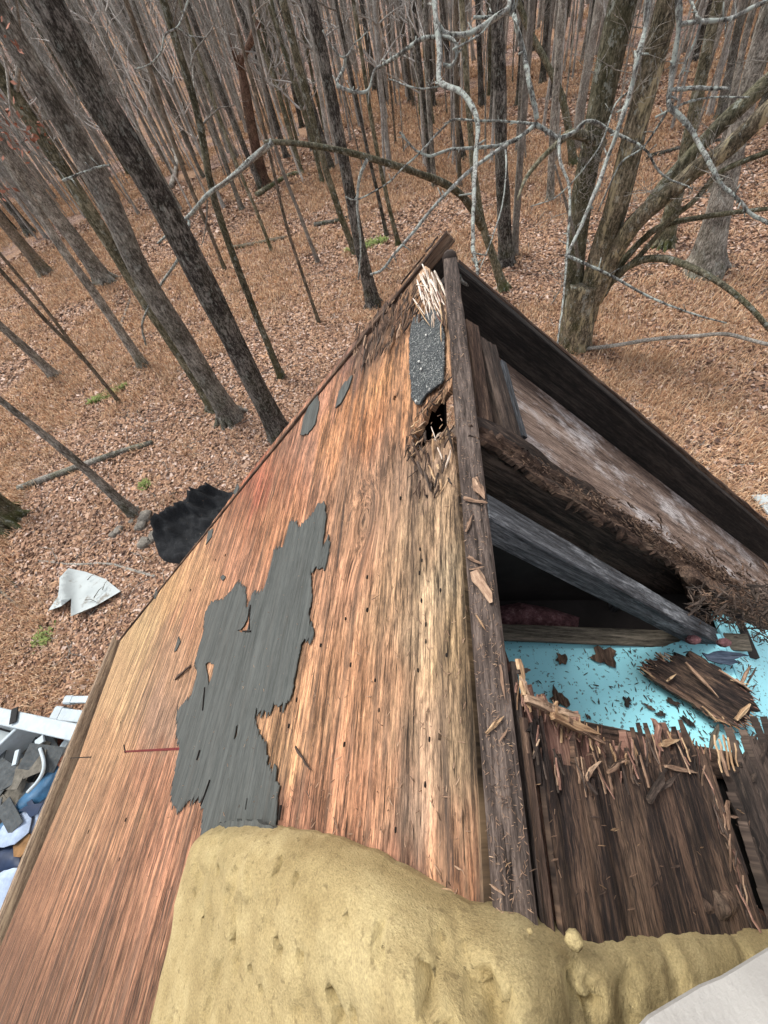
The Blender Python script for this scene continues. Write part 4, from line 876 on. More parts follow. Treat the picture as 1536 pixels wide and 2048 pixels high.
# shards -------------------------------------------------------------
def shard_geo(p, d, L, w, th, g, up):
    w = min(w, L * .2); th = min(th, w * .6)
    d = d / np.linalg.norm(d); s = np.cross(d, up); s /= np.linalg.norm(s) + 1e-9; n = np.cross(s, d); k = 5; V = []
    off = g.normal(0, .06, k); prof = np.array([.75, 1, .95, .8, .25]) if g.random() < .6 else np.array([.5, .9, 1, .6, .06])
    for i in range(k):
        c = p + d * L * (i / (k - 1) - .5) + s * off[i] * w + n * th * .4 * g.normal(); a = prof[i] * w / 2 * g.uniform(.75, 1.15)
        V += [c - s * a, c + s * a, c + s * a * .9 + n * th, c - s * a * .9 + n * th]
    Fq = []
    for i in range(k - 1):
        for j in range(4): j2 = (j + 1) % 4; Fq.append([i * 4 + j, i * 4 + j2, i * 4 + 4 + j2, i * 4 + 4 + j])
    Fq += [[3, 2, 1, 0], [k * 4 - 4, k * 4 - 3, k * 4 - 2, k * 4 - 1]]
    V = np.array(V); return V, np.array(Fq), np.stack([(V - p) @ s, (V - p) @ d, (V - p) @ n], 1) + g.random() * 5
class Shards:
    def __init__(s): s.V = []; s.F = []; s.G = []; s.n = 0
    def add(s, p, d, L, w, th, g, up=(0, 0, 1)):
        V, Fq, G = shard_geo(np.array(p, float), np.array(d, float), L, w, th, g, np.array(up, float)); s.V.append(V); s.F.append(Fq + s.n); s.G.append(G); s.n += len(V)
    def build(s, name, mat, parent=None, kind=None, origin=None):
        o = mesh_np(name, np.concatenate(s.V), np.concatenate(s.F), mat, parent, {'guv': np.concatenate(s.G)}, False, origin=origin if origin is not None else ((0, 0, 0) if parent else None))
        if kind: o['kind'] = kind
        return o
NL = np.array([-SL, 0, CL]); NRt = np.array([SR, 0, CR]); DL = np.array([-CL, 0, -SL]); DR = np.array([CR, 0, -SR]); AY = np.array([0, 1.0, 0])
# white and brown torn slivers at the peak
g = np.random.default_rng(61)
def lsh(px0, px1, w, th, mat, name='splinter', off=.012, parent=pane, side='L'):
    f = on_left if side == 'L' else on_right; a, b = f(px0[0], px0[1], off), f(px1[0], px1[1], off * .7); s = Shards(); s.add((a + b) / 2, b - a, np.linalg.norm(b - a), w, th, g, NL if side == 'L' else NRt); return s.build(name, M[mat], parent)
for a, b, w in [((846, 530), (884, 622), .010), ((852, 540), (868, 600), .014), ((840, 548), (862, 590), .012), ((835, 560), (850, 612), .010), ((850, 575), (872, 640), .007), ((845, 585), (858, 640), .006), ((858, 580), (884, 634), .008), ((826, 596), (850, 630), .006), ((838, 600), (822, 614), .005), ((862, 560), (890, 612), .012), ((850, 610), (848, 640), .005), ((834, 570), (868, 575), .006), ((830, 606), (860, 652), .005), ((872, 545), (896, 600), .010), ((866, 548), (878, 588), .012)]:
    lsh(a, b, w * .55, .003, 'white_splinter' if w > .0055 else 'raw', off=.014 + .01 * random.random())
for k in range(46):
    px = g.uniform(838, 888); py = 535 + (px - 838) * .9 + g.uniform(0, 70); lsh((px, py), (px + g.normal(6, 9), py + g.uniform(14, 42)), g.uniform(.0015, .004), .002, ['white_splinter', 'raw', 'rotbrown', 'pinkwood', 'white_splinter'][k % 5], off=.008 + .016 * g.random())
for k in range(150):
    px, py = g.uniform(705, 860), 0; py = 660 - (px - 745) * .75 + g.uniform(-25, 60); a = on_left(px, py, .006 + .01 * g.random()); s = Shards() if k % 1 == 0 else s
    s.add(a, AY * -1 + DL * .25 + g.normal(0, .16, 3), g.uniform(.015, .07), g.uniform(.002, .008), .0025, g, NL); s.build('splinter', M[['rotbrown', 'rot', 'chip', 'rot', 'rotbrown'][k % 5]], pane)
for k in range(60):       # torn wood round the hole
    q = torn[int(g.integers(0, 14))]; a = on_left(q[0] - g.uniform(0, 14), q[1] + g.normal(0, 8), .004 + .008 * g.random()); s = Shards()
    s.add(a, np.array([.0, .5, .0]) + DL * -.4 + g.normal(0, .25, 3), g.uniform(.01, .035), g.uniform(.0015, .005), .002, g, NL); s.build('splinter', M[['rotbrown', 'raw', 'rot', 'chip'][k % 4]], pane)
for k in range(45):
    px, py = g.uniform(825, 912), g.uniform(868, 990); a = on_left(px, py, .004 + .006 * g.random()); s = Shards()
    s.add(a, AY * -1 + g.normal(0, .3, 3), g.uniform(.012, .05), g.uniform(.0015, .006), .002, g, NL); s.build('splinter', M[['rotbrown', 'raw', 'raw', 'rot', 'white_splinter'][k % 5] if px > 860 else ['rotbrown', 'rot'][k % 2]], pane)
plate('attic_shade_sheet', [(.19, -6.9), (.19, 1.0), (4.5, .9), (4.5, -6.9)], lambda u, v, h: to_left(u, v, h - .16), .01, regions=[(0, -7, 5, 1.2, .5)], mat=M['black'], parent=house)  # added black sheet behind the hole, standing in for the attic's darkness
# nail holes and cuts
M['pit'] = plain('nail_hole_black', (.012, .01, .009), .95, .1)
def disc(p, n, ax, a, b, name, mat, parent):
    n = np.array(n, float); ax = np.array(ax, float); s = np.cross(n, ax); th = np.arange(8) * math.pi / 4; V = [p + n * .0004] + [p + (ax * math.cos(x) * a + s * math.sin(x) * b) * random.uniform(.7, 1.2) for x in th]
    V += [v - n * .003 for v in V[1:]]; V = np.array(V); j = np.arange(8); T3 = np.stack([np.zeros(8, int), 1 + j, 1 + (j + 1) % 8], 1); Q4 = np.stack([1 + j, 9 + j, 9 + (j + 1) % 8, 1 + (j + 1) % 8], 1)
    return mesh_np(name, V, [Q4, T3], M[mat], parent, None, False, origin=(0, 0, 0))
NH = [(838, 1146), (842, 1201), (851, 1249), (851, 1283), (835, 1340), (858, 1479), (849, 1570), (733, 1153), (733, 1219), (690, 1237), (749, 1360), (576, 1451), (687, 1488), (839, 1098), (843, 1120), (800, 996), (757, 1420), (560, 1420), (592, 1399), (700, 1330), (627, 1098), (176, 1663), (238, 1718), (250, 1640), (115, 1560), (790, 1660), (640, 1290), (450, 1110), (430, 1120), (380, 1180), (240, 1445), (838, 985), (853, 992), (880, 1180), (892, 1310)]
for q in NH:
    p = on_left(q[0], q[1], .0035); sc = .35 + .65 * min(1.6, depth(p)); disc(p, NL, AY, .0048 * sc, .0019 * sc, 'nail_hole', 'pit', pane)
M['redmark'] = plain('dark_red_mark', (.13, .02, .02), .8, .3, 60)
def strip(px0, px1, w, mat, name, off=.004, fn=on_left, up=NL, parent=pane):
    a, b = fn(px0[0], px0[1], off), fn(px1[0], px1[1], off); return board(name, a, b, up, w, .003, M[mat], parent, bevel=.0003)
strip((248, 1503), (366, 1497), .007, 'redmark', 'cut_line'); strip((140, 1516), (182, 1514), .006, 'pit', 'cut_line'); strip((247, 1490), (250, 1505), .006, 'pit', 'cut_line')
for k, (a, b) in enumerate([((484, 1262), (500, 1262)), ((500, 1210), (497, 1258)), ((418, 1560), (400, 1612)), ((398, 1500), (392, 1520)), ((408, 1375), (404, 1420)), ((560, 1610), (556, 1640)), ((352, 1358), (380, 1330))]): strip(a, b, .004, 'pit', 'crack', off=.010)
# eave strip, rake strip
A_, B_ = on_left(226, 1276, .014), on_left(10, 1803, .014); d_ = (B_ - A_) / np.linalg.norm(B_ - A_)
board('eave_strip', A_ - d_ * .05, B_ + d_ * 5.0, NL, .085, .03, M['eave'], house, bevel=.004)
board('eave_fascia', A_ + np.array([-.075, 0, -.06]), B_ + d_ * 5.0 + np.array([-.075, 0, -.06]), NL, .03, .15, M['eave'], house)
A_, B_ = on_left(893, 463, .014), on_left(236, 1281, .014)
board('rake_strip', A_, B_, NL, .014, .035, M['rotbrown'], house, rot=.008, seed=4, bevel=.003)
for k, (f, L) in enumerate([(.0, .05), (.02, .07), (.012, .06)]):
    s = Shards(); s.add(A_ + (B_ - A_) * (.01 + f) + AY * .01 + NL * .004, -(B_ - A_), L, .008, .004, g, NL); s.build('splinter', M['rot' if k == 0 else 'rotbrown'], house)
board('rake_rafter', on_left(872, 500, -.02), on_left(240, 1290, -.02), NL, .036, .14, M['black'], house, seed=6)
# ridge board
board('ridge_board', (-.0025, 1.112, ZR + .010), (.0205 + .035, -1.6, ZR + .010), (0, 0, 1), .037, .20, M['ridge'], house, rot=.010, seed=11, bevel=.003)
T = Tubes(); T.add([(-.0025, 1.10, ZR + .004), (-.0025, 1.118, ZR + .002), (-.0025, 1.126, ZR - .004)], [.020, .018, .006], 10); T.build('ridge_end', M['ridge'], house)
board('ridge_board', (.05, -1.6, ZR + .006), (.05, -7, ZR + .006), (0, 0, 1), .041, .20, M['ridge'], house)
board('edge_ply', (.047, .12, ZR - .008), (.062, -1.6, ZR - .001), (.35, 0, 1), .007, .015, M['ridge'], house, rot=.004, seed=2)
board('edge_ply', (.052, .06, ZR - .004), (.070, -1.6, ZR - .006), (.5, 0, 1), .008, .012, M['rotbrown'], house, rot=.004, seed=3)
# barge rafter, gable rafter, attic rafter, joist, strut
def rafter(name, p0, p1, y, w, t_, mat, ext=0.0, rot=.0, seed=0, up=None, parent=house):
    a, b = on_y(p0[0], p0[1], y), on_y(p1[0], p1[1], y); d = (b - a) / np.linalg.norm(b - a); n = np.array([-d[2], 0, d[0]]); n = n if n[2] > 0 else -n
    return board(name, a, b + d * ext, n if up is None else up, w, t_, M[mat], parent, rot=rot, seed=seed, bevel=.003)
rafter('barge_rafter', (914, 527), (1536, 1058), 1.115, .034, .155, 'black', ext=2.4, rot=.006, seed=21)
rafter('barge_trim', (917, 521), (1536, 1042), 1.142, .016, .05, 'rotbrown', ext=2.4, rot=.010, seed=22)
rafter('gable_rafter', (950, 852), (1536, 1228), .515, .078, .15, 'rot', ext=2.8, rot=.040, seed=23)
rafter('attic_rafter', (978, 1010), (1452, 1281), .337, .046, .052, 'blue', ext=.02, rot=.004, seed=24)
rafter('ceiling_joist', (1000, 1264), (1500, 1285), .325, .042, .085, 'joist', rot=.004, seed=25, up=(0, -.25, 1))
rafter('strut', (1252, 1200), (1188, 1262), .42, .02, .035, 'blue', seed=26, up=(0, -1, .4))
A_, B_ = on_right(1105, 1468, -.03), on_right(1560, 1548, -.03); board('attic_rafter', A_, B_ + (B_ - A_), NRt, .045, .09, M['rotbrown'], house, rot=.012, seed=27, bevel=.003)
# soffit ply and blocking of the overhang
plate('soffit_panel', [(.0, .52), (.0, 1.09), (4.9, 1.09), (4.9, .52)], lambda u, v, h: to_right(u, v, h, -.205), .010, regions=[(0, .5, 1.6, 1.1, .03), (1.6, .5, 5, 1.1, .15)], disp=lambda u, v, e: (fbm(v * 40, u * 4, seed=15) - .5) * .004, mat=M['soffit'], parent=house,
      attrs=lambda uv: {'guv2': np.stack([uv[:, 1], uv[:, 0], uv[:, 0] * 0], 1)})
def rline(name, p0, p1, off, w, t_, mat, rot=0, seed=0, up=NRt):
    a, b = on_right(p0[0], p0[1], off), on_right(p1[0], p1[1], off); return board(name, a, b, up, w, t_, M[mat], house, rot=rot, seed=seed)
rline('nailer_board', (945, 645), (978, 862), -.05, .040, .03, 'rotbrown', .008, 31)
rline('nailer_board', (976, 682), (1032, 882), -.06, .055, .03, 'rot', .010, 32)
rline('nailer_board', (1008, 722), (1052, 872), -.075, .018, .02, 'blue', .006, 33)
# inner gable wall, attic floor, turquoise ceiling board, insulation
M['wallply'] = plain('dark_sheathing', (.035, .03, .028), .95, .3, 6)
def slab(name, V, mat, parent=house, th=.01, n=(0, 1, 0), guv=None):
    V = np.array(V, float); k = len(V); W2 = V - np.array(n, float) * th; c = np.arange(k)
    sides = np.stack([c, (c + 1) % k, (c + 1) % k + k, c + k], 1)
    tri1 = np.array([[0, i, i + 1] for i in range(1, k - 1)]); return mesh_np(name, np.vstack([V, W2]), [sides, np.concatenate([tri1, tri1[:, ::-1] + k])], M[mat], parent, {'guv': np.vstack([V, W2])}, False, origin=(0, 0, 0) if parent else None)
zg = lambda x, o=.16: ZR - o - (TR * x if x > 0 else -TL * x)
slab('gable_wall', [(0, .475, zg(0)), (3.3, .475, zg(3.3)), (3.3, .475, 0), (-3.2, .475, 0), (-3.2, .475, zg(-3.2))], 'wallply', th=.02)
M['siding'] = plain('white_siding', (.7, .7, .68), .6, .1, 3)
slab('gable_siding', [(0, .50, zg(0)), (3.32, .50, zg(3.32)), (3.32, .50, 0), (-3.22, .50, 0), (-3.22, .50, zg(-3.22))], 'siding', th=.02)
slab('side_wall', [(-3.22, -7, 0), (-3.22, .48, 0), (-3.22, .48, zg(-3.22)), (-3.22, -7, zg(-3.22))], 'siding', th=.1, n=(-1, 0, 0))
slab('side_wall', [(3.32, -7, 0), (3.32, .48, 0), (3.32, .48, zg(3.32)), (3.32, -7, zg(3.32))], 'siding', th=.1, n=(1, 0, 0))
slab('back_wall', [(0, -6.9, zg(0)), (3.32, -6.9, zg(3.32)), (3.32, -6.9, 0), (-3.22, -6.9, 0), (-3.22, -6.9, zg(-3.22))], 'siding', th=-.1)
slab('attic_floor', [(-.55, .30, 5.015), (.7, .30, 5.015), (.7, .47, 5.015), (-.55, .47, 5.015)], 'wallply', n=(0, 0, 1), th=.02)
t = NT('turquoise_board', .5); v = t.obj(); base = t.mix(t.math('MULTIPLY', t.ramp(t.noise(v, 9, 5), [(.4, 0), (.7, 1)]), .35), (.30, .70, .79), (.38, .76, .84))
sp = t.math('MULTIPLY', t.ramp(t.noise(v, 130, 2, .5), [(.62, 0), (.68, 1)]), .8); base = t.mix(sp, base, (.05, .05, .05)); scr = t.ramp(t.noise(t.vmul(v, (60, 4, 1)), 1, 3, .6), [(.66, 0), (.72, .35)]); base = t.mix(scr, base, (.12, .25, .3)); t.color(base); M['turq'] = t.m
slab('ceiling_board', [(-.45, -3, 5.08), (.50, -3, 5.08), (.60, .34, 5.08), (-.45, .34, 5.08)], 'turq', n=(0, 0, 1), th=.012)
slab('ceiling_board', [(.506, -3, 5.075), (.75, -3, 4.86), (.95, .40, 4.80), (.606, .40, 5.075)], 'turq', n=(0, 0, 1), th=.012)
slab('ceiling_board', [(.756, -3, 4.85), (3.2, -3, 2.3), (3.2, .44, 2.3), (.956, .44, 4.79)], 'wallply', n=(0, 0, 1), th=.012)
t = NT('pink_insulation', 1.0); t.color(t.ramp(t.noise(t.obj(), 60, 5, .7), [(.35, (.07, .035, .038)), (.55, (.19, .09, .095)), (.7, (.36, .23, .225))])); t.bump(t.noise(t.obj(), 90, 5), 1, .01); M['pink'] = t.m
def blob_plate(name, pts, z, amp, mat, parent=None, spacing=.012, sc=25, seed=1, thick=.01):
    return plate(name, pts, lambda u, v, h: np.stack([u, v, z + h], 1), thick, spacing=spacing, disp=lambda u, v, e: amp * (1 - np.exp(-e / .03)) * (.5 + fbm(u * sc, v * sc, seed=seed)), mat=M[mat], parent=parent, rim=False)
ins = [tuple(on_z(a, b, 5.06)[:2]) for a, b in [(985, 1205), (1040, 1195), (1100, 1205), (1165, 1225), (1160, 1258), (985, 1262)]]
tag(blob_plate('insulation_batt', ins, 5.02, .07, 'pink'), 'fluffy pink insulation deep in the dark attic beyond the joist', 'insulation')
for k, (a, b, s) in enumerate([(1390, 1277, .015), (1452, 1283, .014)]):
    p = on_y(a, b, .305); P = [(p[0] + math.cos(x) * s * 1.0, p[1] + math.sin(x) * s * .7) for x in np.arange(9) * .698]
    tag(blob_plate('insulation_tuft', P, p[2] - .005, .02, 'pink', spacing=.006, sc=60, seed=k), ['larger pink insulation tuft on the joist end', 'smaller pink insulation tuft in the rafter foot'][k], 'insulation')
# remaining right-slope sheathing: torn lower layers and darker face veneer
A = [(1021, 1345), (1030, 1368), (1048, 1392), (1085, 1412), (1130, 1440), (1180, 1462), (1200, 1478), (1235, 1500), (1290, 1500), (1310, 1474), (1340, 1480), (1385, 1492), (1420, 1512), (1446, 1580), (1480, 1700), (1512, 1810)]
Bv = [(1042, 1462), (1068, 1472), (1080, 1520), (1100, 1562), (1118, 1528), (1150, 1530), (1170, 1560), (1195, 1532), (1230, 1548), (1262, 1540), (1290, 1508), (1330, 1498), (1380, 1505), (1410, 1540), (1430, 1600), (1462, 1690), (1498, 1820)]
Cv = [(1455, 1548), (1470, 1512), (1500, 1500), (1540, 1478), (1620, 1470), (1720, 1640), (1800, 1900), (1570, 1930), (1530, 1860), (1500, 1730), (1474, 1610)]
def gr(uv): return {'guv2': np.stack([uv[:, 0], uv[:, 1], uv[:, 0] * 0], 1)}
tailA = [(.75, -.2), (4.9, -.5), (4.9, -7), (.012, -7)]
deckA = plate('sheathing_layer', [(.012, .10)] + jag(Rp(A), .005, .005, .030, 51, skip=(len(A) - 1,)) + tailA, lambda u, v, h: to_right(u, v, h, -.006), .012, regions=[(0, -.3, .62, .3, .008), (.62, -.9, 1.4, 0, .05), (0, -.9, .62, -.3, .05), (0, -7, 5, -.9, .4)], disp=lambda u, v, e: (fbm(u * 60, v * 4, seed=52) - .5) * .006 - .004 * np.exp(-e / .02), mat=M['pinkwood'], parent=house, attrs=gr, seed=5)
def dispB(u, v, e):
    q = np.floor(fbm(u * 30, v * .25, seed=54, o=3) * 8) / 8; return .004 + q * .012 + (fbm(u * 90, v * 5, seed=55) - .5) * .003
deckB = plate('face_veneer', [(.020, .06)] + jag(Rp(Bv), .0045, .004, .045, 53, skip=(len(Bv) - 1,)) + [(.75, -.25), (4.9, -.7), (4.9, -6.99), (.020, -6.99)], lambda u, v, h: to_right(u, v, h, -.004), .006, regions=[(0, -.3, .62, .2, .0065), (.62, -.9, 1.4, 0, .05), (0, -.9, .62, -.3, .05), (0, -6.9, 5, -.9, .4)], disp=dispB, mat=M['deck'], parent=house, attrs=gr, seed=6)
plate('broken_panel', jag(Rp(Cv), .006, .005, .05, 57), lambda u, v, h: to_right(u, v, h, .0), .012, spacing=.008, disp=lambda u, v, e: np.floor(fbm(u * 30, v * 1.5, seed=58, o=3) * 6) / 6 * .03 + (fbm(u * 80, v * 6, seed=59) - .5) * .008, mat=M['rot'], parent=house, attrs=gr, seed=7)
plate('gap_shade_sheet', [(.05, .03), (.30, .03), (.36, .035), (.66, .035), (.75, -.5), (.05, -.5)], lambda u, v, h: to_right(u, v, h, -.045), .01, spacing=.03, mat=M['black'], parent=house, attrs=gr, seed=8)  # black fill put below the torn sheathing so its gaps look shaded
# splintered end grain and slivers along the torn edge
def along(pts, n, g):
    P = np.array(pts, float); L = np.concatenate([[0], np.cumsum(np.hypot(*np.diff(P, axis=0).T))]); t_ = np.sort(g.random(n)) * L[-1]; return np.stack([np.interp(t_, L, P[:, 0]), np.interp(t_, L, P[:, 1])], 1)
g = np.random.default_rng(70)
for k, (a, b) in enumerate(along(A[1:13], 120, g)):
    s = Shards(); s.add(on_right(a, b + g.uniform(-6, 22), g.uniform(-.006, .012)), AY + g.normal(0, .22, 3), g.uniform(.008, .032), g.uniform(.0012, .004), .0015, g, NRt); s.build('splinter', M[['pinkwood', 'raw', 'raw', 'rotbrown', 'pinkwood'][k % 5]], deckA)
for k, (a, b) in enumerate(along(Bv, 90, g)):
    s = Shards(); s.add(on_right(a, b + g.uniform(-8, 30), g.uniform(.006, .016)), AY + g.normal(0, .2, 3), g.uniform(.010, .045), g.uniform(.0012, .004), .0015, g, NRt); s.build('splinter', M[['rotbrown', 'rot', 'chip', 'pinkwood', 'rot'][k % 5]], deckB)
for a, b, w, m in [((1050, 1395), (1152, 1435), .012, 'chip'), ((1100, 1430), (1190, 1468), .014, 'raw'), ((1130, 1440), (1202, 1486), .008, 'chip'), ((1112, 1402), (1108, 1440), .006, 'raw'), ((1136, 1420), (1132, 1448), .006, 'raw'), ((1310, 1438), (1318, 1502), .012, 'pinkwood'), ((1318, 1490), (1350, 1478), .008, 'raw'), ((1212, 1545), (1246, 1520), .006, 'chip'), ((1170, 1560), (1192, 1522), .005, 'chip'), ((1216, 1540), (1248, 1516), .004, 'rotbrown'), ((1300, 1595), (1362, 1542), .006, 'rot'), ((1294, 1600), (1330, 1528), .008, 'rot'), ((1325, 1532), (1390, 1545), .006, 'chip'),
                   ((1035, 1318), (1045, 1390), .008, 'raw'), ((1032, 1345), (1058, 1340), .006, 'rot'), ((1040, 1355), (1056, 1400), .03, 'chip'), ((1426, 1470), (1442, 1545), .0035, 'raw'), ((1436, 1478), (1450, 1545), .004, 'chip'), ((1445, 1470), (1458, 1540), .0035, 'raw'), ((1455, 1475), (1466, 1542), .004, 'raw'), ((1464, 1468), (1476, 1535), .003, 'raw'), ((1472, 1480), (1484, 1530), .004, 'chip'), ((1440, 1500), (1452, 1552), .006, 'chip'), ((1448, 1600), (1454, 1660), .006, 'chip'), ((1480, 1530), (1510, 1470), .006, 'rot'), ((1500, 1560), (1540, 1470), .008, 'rot')]: lsh(a, b, w, .006, m, off=.014, side='R', parent=deckB)
blk = plate('rotten_lump', jag(Rp([(1398, 1790), (1420, 1775), (1450, 1778), (1465, 1795), (1462, 1830), (1430, 1838), (1400, 1822)]), .01, .006, .006, 60), lambda u, v, h: to_right(u, v, h, .012), .01, spacing=.005, disp=lambda u, v, e: .012 * (1 - np.exp(-e / .01)) + (fbm(u * 90, v * 90, seed=61) - .5) * .012, mat=M['rotbrown'], seed=9)
tag(blk, 'crumbled knot of rotten wood on the lower right sheathing', 'wood scrap')
gs = [(952, 846), (1040, 895), (1110, 935), (1180, 985), (1262, 1032), (1330, 1080), (1420, 1128), (1545, 1200), (1640, 1262), (1640, 1330), (1545, 1262), (1420, 1178), (1330, 1118), (1262, 1072), (1180, 1022), (1110, 972), (1040, 925), (956, 878)]
def on_r0(a, b): p = on_right(a, b, .0); return ((p[0] - XR0) / CR, p[1])
plate('rotten_strip', jag([on_r0(a, b) for a, b in gs], .006, .03, .008, 74), lambda u, v, h: to_right(u, v, h, -.004), .010, spacing=.006, disp=lambda u, v, e: (fbm(v * 85, u * 5, seed=75) - .55) * .045 + (fbm(u * 40, v * 40, seed=76) - .5) * .012, mat=M['rotbrown'], parent=house, attrs=lambda uv: {'guv2': np.stack([uv[:, 1], uv[:, 0], uv[:, 0] * 0], 1)}, seed=14)
# rot rubble on the gable rafter and in the angle below it
T = Shards(); g = np.random.default_rng(73)
for k in range(2600):
    f = g.random() ** .6; px = 1000 + 560 * f; py = 868 + 375 * f + g.normal(0, 7 + 24 * f); p = on_y(px, py, .50 + g.normal(0, .02)); p = p - NRt * .016
    T.add(p, DR + AY * g.normal(0, .7) + NRt * g.normal(0, .12), g.uniform(.003, .018) * (.6 + f), g.uniform(.0015, .005) * (.6 + f), .003, g)
T.build('rot_rubble', M['rotbrown'], house, 'stuff')
deb = [(1360, 1155), (1400, 1165), (1450, 1190), (1500, 1215), (1560, 1250), (1620, 1300), (1620, 1345), (1500, 1335), (1470, 1305), (1430, 1262), (1385, 1215)]
plate('rotten_bearer', jag([tuple(on_y(a, b, .42)[[0, 2]]) for a, b in deb], .02, .008, .008, 71), lambda u, v, h: np.stack([u, .44 - h + (v - v.mean()) * 0, v], 1), .03, spacing=.012, disp=lambda u, v, e: .03 * (1 - np.exp(-e / .02)) + (fbm(u * 30 + v * 26, v * 8, seed=72) - .5) * .07, mat=M['rotbrown'], parent=house, seed=10)
T = Shards()
for k in range(500):
    p = on_y(g.uniform(1380, 1560), g.uniform(1180, 1330), .37 + g.normal(0, .015)); T.add(p, g.normal(0, 1, 3), g.uniform(.006, .03), g.uniform(.001, .004), .0015, g)
T.build('rot_rubble', M['rotbrown'], house, 'stuff')
T = Shards()
for k in range(500):
    p = on_y(g.uniform(1380, 1560), g.uniform(1170, 1330), .37 + g.normal(0, .015)); T.add(p, g.normal(0, 1, 3), g.uniform(.008, .04), g.uniform(.0015, .006), .002, g)
T.build('rot_rubble', M['rot'], house, 'stuff')

# ------------------------------------------------------------------ things lying on the roof
# broken plywood slab on the turquoise board
def zplane(pts, z): return [tuple(on_z(a, b, z)[:2]) for a, b in pts]
SB = [(1298, 1352), (1292, 1332), (1320, 1318), (1345, 1308), (1400, 1312), (1440, 1335), (1480, 1360), (1505, 1392), (1512, 1412), (1498, 1440), (1478, 1450), (1448, 1446), (1405, 1418), (1365, 1392), (1330, 1372)]
P0, P1 = on_z(1330, 1365, 5.13), on_z(1450, 1440, 5.13); ax = (P1 - P0)[:2] / np.linalg.norm((P1 - P0)[:2]); pr = np.array([-ax[1], ax[0]])
Q = [(np.dot(p, pr), np.dot(p, ax)) for p in np.array(zplane(SB, 5.13))]
to_s = lambda u, v, h: np.stack([u * pr[0] + v * ax[0], u * pr[1] + v * ax[1], 5.125 + h], 1)
sl = plate('plywood_scrap', jag(Q, .008, .006, .02, 81), to_s, .014, spacing=.007, disp=lambda u, v, e: (fbm(u * 60, v * 5, seed=82) - .5) * .012 + .01 * (fbm(u * 7, v * 7, seed=83) - .5), mat=M['deck'], attrs=gr, seed=11)
root = empty('plywood_slab', sl.location, 'thick broken slab of rotten plywood lying across the turquoise ceiling board', 'wood scrap'); sl.parent = root; sl.location = (0, 0, 0); sl.name = 'slab'
g = np.random.default_rng(84); Qa = np.array(Q); iv = np.array(root.location)
for k in range(95):
    end = Q[0:4] if k % 3 == 0 else (Q[6:10] if k % 3 == 1 else Q[9:13]); u, v = along(end, 1, g)[0]; p = to_s(np.array([u]), np.array([v]), np.array([g.uniform(-.01, .006)]))[0] - iv
    s = Shards(); s.add(p, np.array([ax[0], ax[1], 0]) + g.normal(0, .25, 3), g.uniform(.010, .04), g.uniform(.0015, .004), .002, g); s.build('splinter', M[['raw', 'pinkwood', 'chip', 'rotbrown', 'rot'][k % 5]], root)
for a, b, w, m in [((1370, 1325), (1436, 1396), .007, 'chip'), ((1438, 1340), (1500, 1380), .005, 'chip'), ((1332, 1363), (1352, 1348), .005, 'raw'), ((1470, 1440), (1498, 1408), .012, 'raw')]:
    A0, B0 = on_z(*a, 5.14), on_z(*b, 5.14); s = Shards(); s.add((A0 + B0) / 2 - iv, B0 - A0, np.linalg.norm(B0 - A0), w, .005, g); s.build('splinter', M[m], root)
M['bluewood'] = wood('blue_black_wood', (.012, .018, .03), (.03, .045, .07), (.08, .1, .14), stain_amt=.3)
bs = plate('blue_shard', jag(zplane([(1405, 1305), (1440, 1302), (1490, 1304), (1498, 1308), (1470, 1318), (1482, 1324), (1450, 1330), (1420, 1324)], 5.12), .01, .006, .006, 85), lambda u, v, h: np.stack([u, v, 5.12 + h], 1), .005, spacing=.01, mat=M['bluewood'], attrs=lambda uv: {'guv2': np.stack([uv[:, 1], uv[:, 0], uv[:, 0] * 0], 1)})
bs.name = 'wood_shard'; tag(bs, 'blue-black torn wood shard tucked above the plywood slab', 'wood scrap')
for k, (a, b, l) in enumerate([((1420, 1496), (1436, 1448), 'short square stick standing out under the plywood slab'), ((1480, 1368), (1500, 1330), 'pale stick poking up right of the plywood slab'), ((1492, 1372), (1512, 1334), 'thin dark stick beside the pale one right of the plywood slab')]):
    A0, B0 = on_z(*a, 5.12), on_z(*b, 5.13); s = Shards(); s.add((A0 + B0) / 2, B0 - A0, np.linalg.norm(B0 - A0), [.014, .008, .004][k], .006, g); tag(s.build('stick', M[['joist', 'chip', 'rot'][k]]), l, 'stick')
# dead leaves and black crumbs on the turquoise board
for k, (a, b, s_, l) in enumerate([(1121, 1318, .017, 'jagged dead leaf on the turquoise board nearest the ridge'), (1207, 1316, .030, 'large round dead leaf cluster under the joist on the turquoise board'), (1116, 1398, .028, 'pointed star-shaped dead leaf low on the turquoise board'), (1253, 1404, .011, 'small black flake in the middle of the turquoise board'), (1320, 1428, .013, 'black curled flake left of the plywood slab'), (1371, 1442, .015, 'dark curled flake under the slab edge'), (1343, 1405, .016, 'brown bark strip at the slab edge'), (1297, 1415, .012, 'slim brown bark strip on the turquoise board'), (1175, 1434, .008, 'tiny flake near the lower edge of the turquoise board')]):
    c = on_z(a, b, 5.084); n = 14; rr = [s_ * (.35 + .9 * g.random() ** .8) for i in range(n)]; st = 1.0 if k < 4 else .45; an = g.random() * 6
    P = [(c[0] + math.cos(an) * math.cos(6.283 * i / n) * rr[i] - math.sin(an) * math.sin(6.283 * i / n) * rr[i] * st, c[1] + math.sin(an) * math.cos(6.283 * i / n) * rr[i] + math.cos(an) * math.sin(6.283 * i / n) * rr[i] * st) for i in range(n)]
    zz = c[2]; tag(plate('dead_leaf', P, lambda u, v, h: np.stack([u, v, zz + h], 1), .001, spacing=.008, disp=lambda u, v, e: .003 + .006 * fbm(u * 60, v * 60, seed=k), mat=M['rotbrown' if k < 3 else 'black' if k < 6 else 'rot'], attrs=gr), l, 'leaf' if k < 3 else 'flake')
